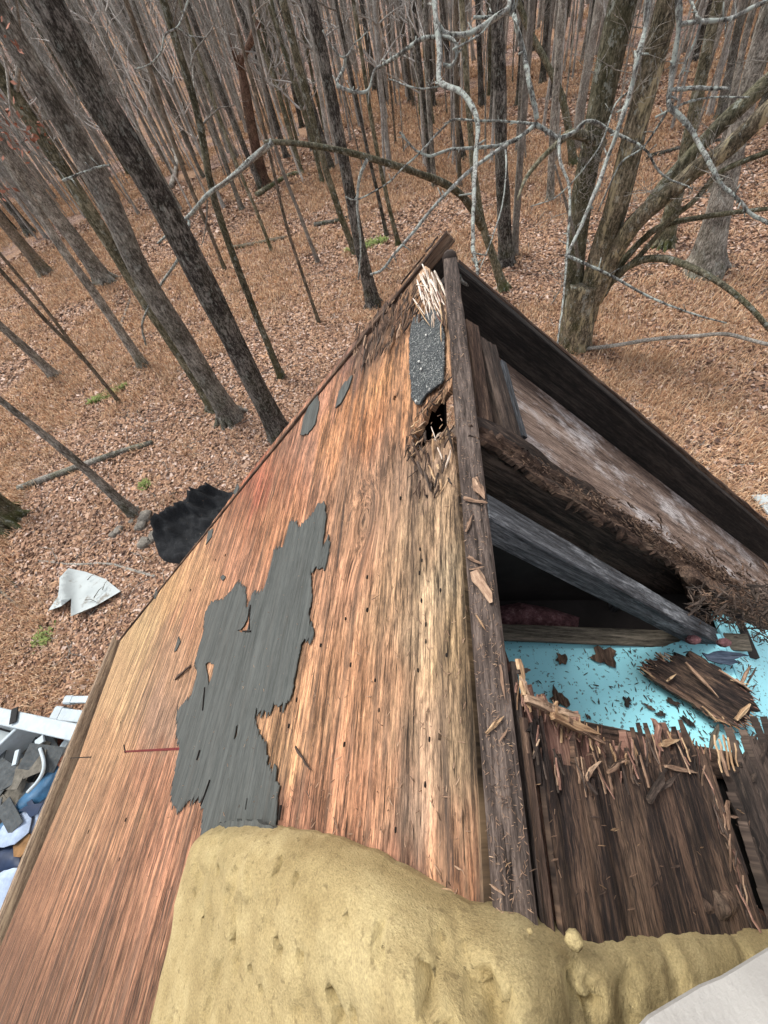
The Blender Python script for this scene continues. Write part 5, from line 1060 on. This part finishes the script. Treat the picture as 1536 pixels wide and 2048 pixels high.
T = Shards()
for k in range(620):
    a, b = g.uniform(1025, 1536), g.uniform(1300, 1495)
    if g.random() > .35 + .65 * np.clip((a - 1200) / 200, 0, 1): continue
    p = on_z(a, b, 5.083); 
    if p[0] > .60: p[2] -= (p[0] - .60) * .8
    T.add(p, [math.cos(k), math.sin(k), 0], g.uniform(.003, .014), g.uniform(.0012, .004), .001, g)
tag(T.build('black_crumbs', M['rot']), 'black crumbs and bark bits sprinkled on the turquoise board', 'crumbs', kind='stuff')
# loose chips: on the ridge board, the left sheet and the right sheathing
chip_me = []
for k in range(8):
    V, Fq, G = shard_geo(np.zeros(3), np.array([1.0, 0, 0]), 1.0, .22, .05, g, np.array([0, 0, 1.0])); o = mesh_np('wood_chip', V, Fq, M['chip' if k % 4 else 'raw'], None, {'guv': G[:, [0, 1, 2]] * .04}, False, origin=(0, 0, 0)); chip_me.append(o.data); bpy.data.objects.remove(o)
for k in range(4):
    V, Fq, G = shard_geo(np.zeros(3), np.array([1.0, 0, 0]), 1.0, .16, .05, g, np.array([0, 0, 1.0])); o = mesh_np('wood_chip', V, Fq, M['chipdark'], None, {'guv': G * .04}, False, origin=(0, 0, 0)); chip_me.append(o.data); bpy.data.objects.remove(o)
def chip(p0, p1, where, w=1.0, k=None, label=None, grp=None, cat='wood chip'):
    fn, up = {'ridge': (lambda a, b: on_z(a, b, ZR + .014), np.array([0, 0, 1.0])), 'left': (lambda a, b: on_left(a, b, .006), NL), 'right': (lambda a, b: on_right(a, b, .014), NRt)}[where]
    a, b = fn(*p0), fn(*p1); X = b - a; L = np.linalg.norm(X); X /= L; Y = np.cross(up, X); Y /= np.linalg.norm(Y); Z = np.cross(X, Y)
    o = bpy.data.objects.new('wood_chip', chip_me[int(g.integers(0, len(chip_me))) if k is None else k]); COL.objects.link(o); c = (a + b) / 2 + up * .001
    o.matrix_world = Matrix([[X[i] * L, Y[i] * L * w, Z[i] * L * .6, c[i]] for i in range(3)] + [[0, 0, 0, 1]]); tag(o, label, cat, grp); return o
for a, b, w, l in [((947, 957), (970, 1000), 2.0, 'broad pale wood chip on the ridge board, highest of the large ones'), ((927, 998), (975, 1007), 1.0, 'long pale chip lying crosswise on the ridge board'), ((931, 1064), (945, 1030), 1.0, 'curled pale chip on the ridge board below the crosswise one'), ((936, 1115), (964, 1129), 1.2, 'pale chip just above the widest chip on the ridge board'), ((938, 1140), (969, 1134), .9, 'slim level chip touching the widest chip'), ((950, 1142), (984, 1206), 1.7, 'widest torn yellow chip on the ridge board'), ((952, 1230), (972, 1262), .6, 'thin white sliver on the ridge board opposite the attic'), ((1000, 1330), (1010, 1400), .5, 'long thin sliver along the right rim of the ridge board'), ((972, 1468), (1008, 1432), 1.0, 'pale chip slanting across the ridge board beside the torn ply'), ((1000, 1482), (1016, 1456), .8, 'white chip leaning near the ply edge on the ridge board'), ((983, 1770), (1010, 1790), .9, 'brown stick on the ridge board just above the yellow foam'),
                ((884, 1776), (910, 1780), .8, 'short orange chip on the foam edge beside the ridge')]: chip(a, b, 'ridge', w, k=int(g.integers(0, 8)), label=l)
for a, b, l in [((770, 1228), (778, 1250), 'small pale chip in the middle of the left plywood sheet'), ((592, 1493), (622, 1540), 'long dark sliver right of the grey veneer patch'), ((668, 1634), (680, 1668), 'pale needle of wood above the yellow foam'), ((580, 1590), (588, 1605), 'tiny dark splinter left of the pale needle'), ((714, 1588), (724, 1566), 'small brown splinter upper right of the pale needle'), ((745, 1200), (760, 1190), 'tiny pale sliver near the knot'), ((352, 1358), (382, 1332), 'dark slanting sliver on the left edge of the grey veneer'), ((900, 1480), (886, 1472), 'bent sliver by the nail holes near the ridge'), ((613, 1580), (622, 1600), 'short splinter left of the reddish area above the foam')]: chip(a, b, 'left', .35, label=l)
GR = 'small wood chips strewn along the ridge board'
for k in range(70):
    f = g.random(); py = 600 + 1230 * f; px = np.interp(py, [520, 800, 1100, 1500, 1850], [900, 928, 955, 1000, 1028]) + g.uniform(-1, 1) * np.interp(py, [520, 1850], [10, 34]); a = g.random() * 3.14; L = g.uniform(4, 12) * (.6 + .7 * f)
    chip((px, py), (px + math.cos(a) * L, py + math.sin(a) * L), 'ridge', g.uniform(.5, 1.3), label='small loose wood chip or sliver among many on the ridge board', grp=GR)
GR = 'small wood chips strewn on the right sheathing'
for k in range(75):
    px, py = g.uniform(1060, 1500), g.uniform(1500, 1860); a = g.random() * 3.14; L = g.uniform(6, 18)
    chip((px, py), (px + math.cos(a) * L, py + math.sin(a) * L), 'right', g.uniform(.3, .9), label='small loose wood sliver among many on the dark right sheathing', grp=GR)
T = Shards()
for k in range(900):
    py = g.uniform(540, 1840); px = np.interp(py, [520, 800, 1100, 1500, 1850], [900, 928, 955, 1000, 1028]) + g.uniform(-1, 1) * np.interp(py, [520, 1850], [14, 42])
    T.add(on_z(px, py, ZR + .013), g.normal(0, 1, 3) * [1, 1, .3], g.uniform(.001, .006), g.uniform(.0003, .0008), .0003, g)
tag(T.build('wood_dust', M['chip']), 'fine wood dust and fibres on the ridge board', 'dust', kind='stuff')
T = Shards()
for k in range(900):
    p = on_left(g.uniform(250, 940), g.uniform(700, 1800), .004); T.add(p, AY + g.normal(0, .8, 3), g.uniform(.003, .012), g.uniform(.0006, .0016), .0006, g, NL)
tag(T.build('wood_fibres', M['chip']), 'fine wood fibres lying on the left plywood sheet', 'dust', kind='stuff')

# yellow foam pad draped over the ridge
def roof_s(x): return ZR - np.where(x < 0, TL, TR) * (np.sqrt(x * x + .025 ** 2) - .025) + .0
LF = .05
fe = [(398, 1668), (424, 1652), (480, 1650), (560, 1660), (612, 1668), (700, 1694), (760, 1722), (850, 1778), (892, 1802), (940, 1830)]
fr = [(1050, 1862), (1130, 1882), (1200, 1893), (1290, 1893), (1390, 1880), (1450, 1876), (1536, 1868), (1700, 1850)]
fl_ = [(392, 1680), (375, 1740), (360, 1800), (352, 1860), (335, 1930), (318, 2000), (300, 2070)]
pL = [on_left(a, b, LF)[:2] for a, b in fl_[::-1]] + [on_left(a, b, LF)[:2] for a, b in fe]; pR = [on_right(a, b, LF)[:2] for a, b in fr]
x0 = pL[0][0]
poly = [(x0 + .0, -1.1)] + [tuple(p) for p in pL] + [tuple(p) for p in pR] + [(1.5, pR[-1][1] - .02), (1.5, -1.1)]
PIT = [(458, 1738, .018, 1), (412, 1782, .012, 1), (585, 1726, .012, 1), (640, 1748, .012, 1), (620, 1752, .010, 1), (790, 1852, .016, 1), (600, 1852, .010, 1), (500, 1862, .012, 1), (540, 1905, .010, 1), (700, 1962, .020, 1), (735, 1985, .014, 1), (870, 1880, .022, 1.6), (885, 1935, .020, 1.4), (930, 1900, .014, 1), (885, 2010, .024, 1.6), (975, 1975, .03, 1.4), (1000, 2010, .02, 1), (1160, 1990, .025, 1.3), (1180, 2030, .02, 1), (430, 1830, .010, 1), (520, 1690, .012, .8), (560, 1950, .008, .8), (660, 1830, .010, .8), (1280, 1960, .016, .8), (640, 1900, .01, .7), (450, 1905, .01, .8), (720, 1800, .01, .6)]
pits = [(tuple(on_left(a, b, LF)[:2]) if a < 985 else tuple(on_right(a, b, LF)[:2]), s, w) for a, b, s, w in PIT]
BMP = [(940, 1940, .05), (830, 1900, .05), (1080, 1960, .06), (700, 1860, .12), (520, 1720, .10), (900, 1985, .035)]
bmps = [(tuple(on_left(a, b, LF)[:2]) if a < 985 else tuple(on_right(a, b, LF)[:2]), s) for a, b, s in BMP]
FP = lambda a, b: tuple(on_left(a, b, LF)[:2]) if a < 985 else tuple(on_right(a, b, LF)[:2])
CREASE = [(FP(*p), FP(*q), w_, d_) for p, q, w_, d_ in [((862, 1868), (885, 1925), .005, .016), ((880, 1905), (912, 1965), .006, .018), ((905, 1890), (950, 1925), .005, .014), ((935, 1930), (1000, 2000), .007, .018), ((975, 1990), (1010, 2040), .008, .018), ((1010, 1950), (1040, 2000), .005, .010), ((1150, 1960), (1165, 1990), .006, .014), ((1165, 1985), (1195, 2020), .006, .014), ((560, 1690), (600, 1712), .004, .006), ((600, 1716), (650, 1738), .003, .006), ((440, 1790), (452, 1850), .003, .008), ((430, 1680), (470, 1690), .004, .008), ((470, 1694), (520, 1700), .003, .006), ((840, 1880), (870, 1940), .004, .008), ((820, 2000), (850, 2040), .005, .010), ((700, 1940), (730, 1980), .004, .009)]]
def dispF(x, y, e):
    h = .058 * (1 - np.exp(-(e / .009))); h = h + (fbm(x * 7, y * 7, seed=90) - .5) * .010 * np.clip(e / .05, 0, 1) + (fbm(x * 24, y * 24, seed=91) - .5) * .006 + (fbm(x * 110, y * 110, seed=92, o=3) - .5) * .002 - .010 * np.clip((fbm(x * 34 + 3 + fbm(x * 20, y * 20, seed=7) * 2, y * 15, seed=93, o=4) - .64) / .05, 0, 1) + .002 * (np.abs(fbm(x * 55, y * 40, seed=94) - .5) * 2)
    cr = lambda a, b, wd, dp: -dp * np.exp(-(np.abs(((x - a[0]) * -(b[1] - a[1]) + (y - a[1]) * (b[0] - a[0])) / np.hypot(b[0] - a[0], b[1] - a[1]) + (fbm(x * 30, y * 30, seed=111) - .5) * .03) / wd) ** 1.5) * (np.hypot(x - (a[0] + b[0]) / 2, y - (a[1] + b[1]) / 2) < np.hypot(b[0] - a[0], b[1] - a[1]) * .6)
    for a, b, wd, dp in CREASE: h = h + cr(a, b, wd, dp) * np.clip(e / .03, 0, 1)
    h = h + (np.abs(fbm(x * 22, y * 22, seed=112) - .5) - .1) * .030 * np.clip((x + .35) / .3, 0, 1) * np.clip(e / .03, 0, 1)
    wx, wy = (fbm(x * 60, y * 60, seed=101) - .5) * .03, (fbm(x * 60, y * 60, seed=102) - .5) * .03
    x, y = x + wx, y + wy
    for (c, s, w) in pits: h = h - .024 * w * np.exp(-(((x - c[0]) ** 2 / (s * .24) ** 2 + (y - c[1]) ** 2 / (s * .5) ** 2)) ** 2) * np.clip(e / .03, 0, 1)
    for c, s in bmps: h = h + .022 * np.exp(-((x - c[0]) ** 2 + (y - c[1]) ** 2) / s ** 2) * np.clip(e / .04, 0, 1)
    return h
t = NT('yellow_foam', .95); v = t.attr('guv'); n1 = t.noise(v, 14, 5, .6); n2 = t.noise(v, 420, 3, .7); n3 = t.noise(v, 90, 4, .65)
base = t.ramp(n1, [(.3, (.25, .19, .088)), (.5, (.34, .268, .132)), (.7, (.43, .352, .185))]); base = t.mix(1.0, base, t.ramp(n2, [(.3, .72), (.7, 1.25)]), 'MULTIPLY'); base = t.mix(t.ramp(n3, [(.58, 0), (.70, .6)]), base, (.13, .095, .045)); base = t.mix(t.ramp(t.noise(v, 5, 6, .7), [(.5, 0), (.7, .35)]), base, (.24, .20, .10)); t.color(base); t.bump(t.math('ADD', n2, t.math('MULTIPLY', n3, 1.2)), .7, .0018)
t.b.inputs['Subsurface Weight'].default_value = 0.0; M['foam'] = t.m
pj = []
for k in range(len(poly)):
    a, b = np.array(poly[k]), np.array(poly[(k + 1) % len(poly)]); m = max(1, int(np.hypot(*(b - a)) / .012))
    for q in range(m): pj.append(a + (b - a) * q / m + (np.random.default_rng(k * 99 + q).random(2) - .5) * .003)
fo = plate('foam_pad', pj, lambda x, y, h: np.stack([x, y, roof_s(x) + h + .006], 1), .02, regions=[(-.9, -.62, .62, .05, .0065), (-.9, -1.1, .62, -.62, .04), (.62, -1.1, 1.5, .05, .03)], disp=dispF, mat=M['foam'], seed=12, rim=False)
tag(fo, 'pitted yellow foam pad draped across the ridge in the foreground', 'foam pad')
def lump(px, py, s, label, fn):
    p = fn(px, py); rock_ = []; n1, n2 = 8, 10
    for i in range(n1 + 1):
        for j in range(n2):
            th = math.pi * i / n1; ph = 2 * math.pi * j / n2; d = np.array([math.sin(th) * math.cos(ph), math.sin(th) * math.sin(ph), math.cos(th)]); rock_.append(p + d * s * (.75 + .5 * float(vnoise(d[0] * 2 + 5, d[1] * 2 + 5, d[2] * 2 + 5, int(px)))))
    i, j = np.meshgrid(np.arange(n1), np.arange(n2), indexing='ij'); j2 = (j + 1) % n2; V = np.array(rock_)
    tag(mesh_np('foam_crumb', V, np.stack([i * n2 + j, (i + 1) * n2 + j, (i + 1) * n2 + j2, i * n2 + j2], -1).reshape(-1, 4), M['foam'], None, {'guv': V}, True), label, 'foam')
lump(1148, 1882, .0065, 'large torn foam crumb on the edge of the yellow pad', lambda a, b: on_right(a, b, .05)); lump(1060, 1862, .0022, 'tiny foam crumb left of the large one on the pad edge', lambda a, b: on_right(a, b, .05))
# dark wet rim of felt under the pad corner
rm = plate('felt_scrap', jag(Lp([(455, 1650), (480, 1642), (530, 1641), (575, 1652), (580, 1672), (455, 1672)]), .01, .003, .004, 95), lambda u, v, h: to_left(u, v, h + .020), .010, spacing=.015, disp=lambda u, v, e: .014 * fbm(u * 30, v * 30, seed=6), mat=M['felt']); tag(rm, 'folded dark felt scrap pinched under the top edge of the foam', 'felt scrap')
# white cloth at the lower right
t = NT('white_canvas', .9); v = t.attr('guv'); t.color(t.mix(t.ramp(t.noise(v, 22, 5, .7), [(.55, 0), (.75, .5)]), (.46, .45, .42), (.30, .28, .25))); t.bump(t.noise(v, 160, 3), .5, .002); M['canvas'] = t.m
cp = [tuple(on_right(a, b, .17)[:2]) for a, b in [(1262, 2075), (1300, 2038), (1345, 2006), (1400, 1972), (1440, 1950), (1490, 1920), (1540, 1896), (1640, 1870)]]
cl = plate('white_cloth', [(cp[0][0] - .02, -.9)] + cp + [(1.3, cp[-1][1]), (1.3, -.9)], lambda x, y, h: np.stack([x, y, roof_s(x) + .20 + h], 1), .004, spacing=.012, regions=[(0, -.5, .6, .05, .010), (0, -.9, .6, -.5, .04), (.6, -.9, 1.3, .05, .04)], disp=lambda x, y, e: .028 * (1 - np.exp(-e / .02)) + (fbm(x * 9 + y * 5, y * 14, seed=97) - .5) * .05 + (fbm(x * 40, y * 40, seed=98) - .5) * .004, mat=M['canvas'], seed=13)
tag(cl, 'off-white canvas cloth bulging over the foam at the lower right corner', 'cloth')

# ------------------------------------------------------------------ things on the ground by the house
def gz3(lift=0.0): return lambda x, y, h: np.stack([x, y, ground_z(x, y) + lift + h], 1)
def gpoly(pts): return [tuple(on_ground(a, b, .1)[:2]) for a, b in pts]
t = NT('black_fabric', .85); t.color(t.ramp(t.noise(t.obj(), 40, 4), [(.3, (.006, .007, .008)), (.7, (.02, .022, .025))])); M['blackfab'] = t.m
bf = gpoly([(308, 1090), (332, 1044), (358, 1018), (381, 1007), (390, 990), (402, 1002), (424, 986), (449, 985), (520, 985), (560, 1040), (500, 1125), (400, 1130), (355, 1125), (321, 1122)])
c0, c1 = on_ground(322, 1080), on_ground(440, 1000); dv = (c1 - c0)[:2] / np.linalg.norm((c1 - c0)[:2])
tag(plate('black_fabric', jag(bf, .15, .05, .05, 2), gz3(.06), .01, spacing=.05, disp=lambda x, y, e: np.clip(e / .12, 0, 1) * 1.5 * (.30 * np.exp(-np.abs(((x - c0[0]) * -dv[1] + (y - c0[1]) * dv[0]) / .14)) + fbm(x * 2.2, y * 2.2, seed=3) * .10 + np.abs(fbm(x * 3 + y * 2, y * 4, seed=4) - .5) * .5), mat=M['blackfab']), 'crumpled black fabric sheet on the leaves below the left rake', 'fabric sheet')
t = NT('white_sheet', .7); t.color(t.mix(t.ramp(t.noise(t.obj(), 3.5, 5, .7), [(.56, 0), (.66, .8)]), (.38, .42, .42), (.15, .13, .10))); M['sheet'] = t.m
ws = gpoly([(146, 1141), (172, 1144), (211, 1158), (242, 1183), (195, 1212), (152, 1237), (150, 1200), (133, 1216), (96, 1222), (117, 1193), (133, 1170)])
f0, f1 = on_ground(146, 1141), on_ground(151, 1236); dv2 = (f1 - f0)[:2] / np.linalg.norm((f1 - f0)[:2])
tag(plate('white_sheet', ws, gz3(.05), .006, spacing=.05, disp=lambda x, y, e: .20 * np.exp(-(((x - f0[0]) * -dv2[1] + (y - f0[1]) * dv2[0]) / .10) ** 2) + fbm(x * 3, y * 3, seed=6) * .12, mat=M['sheet']), 'folded white sheet lying in the leaf litter left of the roof', 'sheet')
for k, (a, b) in enumerate([((175, 1160), (190, 1150)), ((188, 1195), (208, 1172)), ((170, 1200), (195, 1205)), ((205, 1180), (215, 1160))]):
    A0, B0 = on_ground(a[0], a[1], .17), on_ground(b[0], b[1], .17); T = Tubes(); T.add([A0, (A0 + B0) / 2 + [0, .03, .02], B0], [.008, .006, .003], 5); tag(T.build('twig', M['bark_dark']), 'thin dark twig resting on the folded white sheet', 'twig', 'dark twigs on the white sheet')
wsr = plate('white_scrap', gpoly([(1503, 990), (1530, 988), (1600, 1000), (1600, 1050), (1540, 1030)]), gz3(.1), .03, spacing=.15, mat=M['sheet']); tag(wsr, 'white scrap just showing beyond the right rake at the margin', 'scrap')
# white-railed debris trailer under the left eave
M['whitepaint'] = plain('white_painted_board', (.42, .49, .53), .5, .12, 6, dirt=(.35, .35, .33), da=.4)
M['panelgrey'] = plain('grey_painted_panel', (.36, .41, .42), .6, .15, 3)
M['strap'] = plain('black_strap', (.012, .012, .013), .7, .2)
tr = empty('debris_trailer', on_z(20, 1500, .0), 'white-railed trailer of roofing debris below the left eave', 'trailer'); T0 = np.array(tr.location)
def zb(name, p0, p1, z0, z1, w, t_, mat, parent=None, up=(0, 0, 1), bevel=.01):
    a, b = on_z(p0[0], p0[1], z0), on_z(p1[0], p1[1], z1)
    if parent is not None: a, b = a - T0, b - T0
    return board(name, a, b, up, w, t_, M[mat], parent, bevel=bevel)
zb('rail', (-140, 1402), (190, 1474), 1.05, 1.05, .20, .09, 'whitepaint', tr)
zb('rail', (-120, 1600), (40, 1448), .95, 1.0, .05, .6, 'whitepaint', tr)
V = [on_z(a, b, .62) - T0 for a, b in [(-140, 1422), (40, 1455), (8, 1530), (-140, 1560)]]; slab('side_panel', V, 'panelgrey', tr, th=.03, n=(0, 0, 1))
zb('brace', (152, 1456), (113, 1508), 1.0, .6, .13, .06, 'whitepaint', tr)
V = [on_z(a, b, .28) - T0 for a, b in [(20, 1440), (190, 1480), (150, 1900), (-160, 1900), (-140, 1560)]]; slab('bed', V, 'wallply', tr, th=.05, n=(0, 0, 1))
zb('strap', (29, 1416), (24, 1446), 1.09, 1.09, .10, .02, 'strap', tr); zb('strap', (27, 1430), (24, 1452), 1.0, .7, .03, .02, 'strap', tr)
zb('rod', (-20, 1452), (42, 1470), .75, .6, .025, .025, 'strap', tr)
def post(p0, p1, z, w, label):
    a, b = on_z(*p0, z), on_z(*p1, z); e = empty('railing_post', a, label, 'post'); d = (b - a) / np.linalg.norm(b - a)
    board('shaft', np.array([0, 0, 0.]) + d * .14, b - a, (0, 0, 1), w * .8, w * .8, M['whitepaint'], e, bevel=.008); board('cap', np.zeros(3), d * .13, (0, 0, 1.0), w, w, M['whitepaint'], e, bevel=.02)
post((104, 1426), (185, 1436), .75, .20, 'white post with a square cap nearest the trailer rail'); post((127, 1399), (200, 1398), .7, .12, 'smaller white post behind the nearest one')
zb_ = [((100, 1417), (185, 1450), 'flat white board lying under the nearest white post')]
o = zb('white_board', (98, 1436), (180, 1452), .5, .5, .16, .04, 'whitepaint'); tag(o, zb_[0][2], 'board')
M['shin'] = plain('grey_asphalt_shingle', (.075, .085, .09), .95, .25, 12, .4, .01, dirt=(.16, .14, .11), da=.3); M['shin2'] = plain('brown_grey_shingle', (.13, .12, .10), .95, .3, 12, .4, .01)
g = np.random.default_rng(120)
M['redlitter'] = M['leaf']; n = 1400; x = []; cc = []
q0 = np.array([on_z(a, b, .34)[:2] for a, b in [(40, 1452), (150, 1470), (120, 1530), (20, 1520)]]); 
P2 = q0[0] + g.random((n, 1)) * (q0[1] - q0[0]) + g.random((n, 1)) * (q0[3] - q0[0]); a = g.random(n) * 6.28; s = .04; C0 = np.stack([P2[:, 0], P2[:, 1], .33 + .04 * g.random(n)], 1)
ux = np.stack([np.cos(a), np.sin(a), g.normal(0, .5, n)], 1) * s; uy = np.stack([-np.sin(a), np.cos(a), g.normal(0, .5, n)], 1) * s * .5
cc = np.array([(.28, .10, .07), (.2, .07, .05), (.36, .17, .11)])[g.integers(0, 3, n)] * .8
tag(mesh_np('trailer_leaves', np.stack([C0 - ux, C0 - uy, C0 + ux, C0 + uy], 1).reshape(-1, 3), np.arange(4 * n).reshape(-1, 4), M['leaf'], None, {'col': np.repeat(np.concatenate([cc, np.ones((n, 1))], 1), 4, 0)}), 'red-brown leaves lying in the corner of the trailer', 'leaves', kind='stuff')
for k in range(34):
    px, py = (g.uniform(-30, 88), g.uniform(1500, 1640)) if k > 7 else (g.uniform(50, 100), g.uniform(1478, 1560)); z = .42 + .02 * k
    if px > 100 - (py - 1480) * .35 and k > 7: px -= 30
    c = on_z(px, py, z); L, Wd = g.uniform(.25, .55), g.uniform(.12, .3); a = g.random() * 6.28; tl_ = g.normal(0, .18)
    d = np.array([math.cos(a), math.sin(a), tl_]); o = board('roof_shingle', c - d * L / 2, c + d * L / 2, (g.normal(0, .15), g.normal(0, .15), 1), Wd, .012, M['shin' if k % 3 else 'shin2'], None, seg=4, bevel=.002)
    tag(o, 'torn grey roof shingle in the trailer heap', 'shingle', 'torn shingles heaped in the trailer')
T = Tubes(); T.add(catmull([on_z(a, b, 1.1) for a, b in [(80, 1497), (87, 1520), (87, 1540), (76, 1562), (55, 1585)]], 20), .022, 6); tag(T.build('white_strip', M['whitepaint']), 'curved white strip bent over the shingle heap', 'strip')
for k, (a, b, w, z) in enumerate([((70, 1488), (86, 1476), .10, 1.05), ((34, 1500), (27, 1530), .06, 1.05), ((86, 1528), (95, 1522), .12, .95)]):
    A0, B0 = on_z(*a, z), on_z(*b, z); tag(board('white_offcut', A0, B0, (0, 0, 1), w, .03, M['whitepaint'], None, seg=4), ['white offcut beside the black straps on the shingle heap', 'thin white offcut on the left of the shingle heap', 'small pinkish white block right of the curved strip'][k], 'offcut')
M['tarp'] = plain('blue_tarp', (.03, .10, .19), .45, .3, 5); M['navy'] = plain('navy_print', (.012, .025, .06), .5, .2, 8); M['sack'] = plain('white_sack', (.33, .41, .55), .6, .2, 9, .5, .02, dirt=(.3, .33, .38), da=.4); M['brownsack'] = plain('brown_paper', (.22, .12, .05), .8, .3, 8)
def cloth(name, pts, z, amp, mat, label, cat, seed=1, sc=3.0, grp=None):
    P = [tuple(on_z(a, b, z)[:2]) for a, b in pts]; o = plate(name, jag(P, .06, .015, .015, seed), lambda x, y, h: np.stack([x, y, z + h], 1), .01, spacing=.04, disp=lambda x, y, e: (fbm(x * sc, y * sc, seed=seed) - .5) * amp + amp * .4 * (1 - np.exp(-e / .06)), mat=M[mat]); return tag(o, label, cat, grp)
cloth('blue_tarp', [(-40, 1690), (0, 1650), (40, 1600), (80, 1555), (110, 1530), (125, 1545), (95, 1590), (50, 1628), (0, 1672), (-40, 1720)], .95, .15, 'tarp', 'long blue tarp strip between the shingles and the white sacks', 'tarp', 3)
cloth('white_sack', [(-50, 1700), (0, 1655), (40, 1624), (56, 1622), (63, 1636), (56, 1662), (46, 1674), (30, 1688), (0, 1694), (-50, 1712)], .95, .10, 'sack', 'wrinkled white sack below the blue tarp strip', 'sack', 4)
cloth('white_sack', [(60, 1600), (82, 1580), (112, 1552), (120, 1570), (96, 1615), (75, 1650), (58, 1670), (62, 1640), (70, 1618)], .88, .08, 'sack', 'white sack with navy print under the eave', 'sack', 5)
cloth('navy_wrap', [(54, 1606), (64, 1598), (72, 1612), (60, 1618)], 1.02, .03, 'navy', 'navy printed patch of packaging touching the tarp strip', 'wrapper', 6); cloth('navy_wrap', [(34, 1622), (50, 1612), (88, 1604), (74, 1628), (60, 1634), (52, 1624)], 1.03, .03, 'navy', 'long navy ribbon crossing the white sacks', 'wrapper', 7)
cloth('navy_wrap', [(-50, 1712), (0, 1694), (28, 1690), (40, 1712), (40, 1732), (0, 1744), (-50, 1760)], .88, .10, 'navy', 'dark navy bag between two white sacks', 'bag', 8)
cloth('brown_paper', [(26, 1694), (50, 1672), (62, 1668), (52, 1700), (40, 1714), (28, 1710)], .90, .05, 'brownsack', 'scrap of brown paper beside the dark navy bag', 'paper', 9)
cloth('white_sack', [(-60, 1762), (0, 1744), (28, 1736), (42, 1736), (20, 1790), (0, 1840), (-60, 1900)], .92, .08, 'sack', 'lowest white sack at the left margin', 'sack', 10)
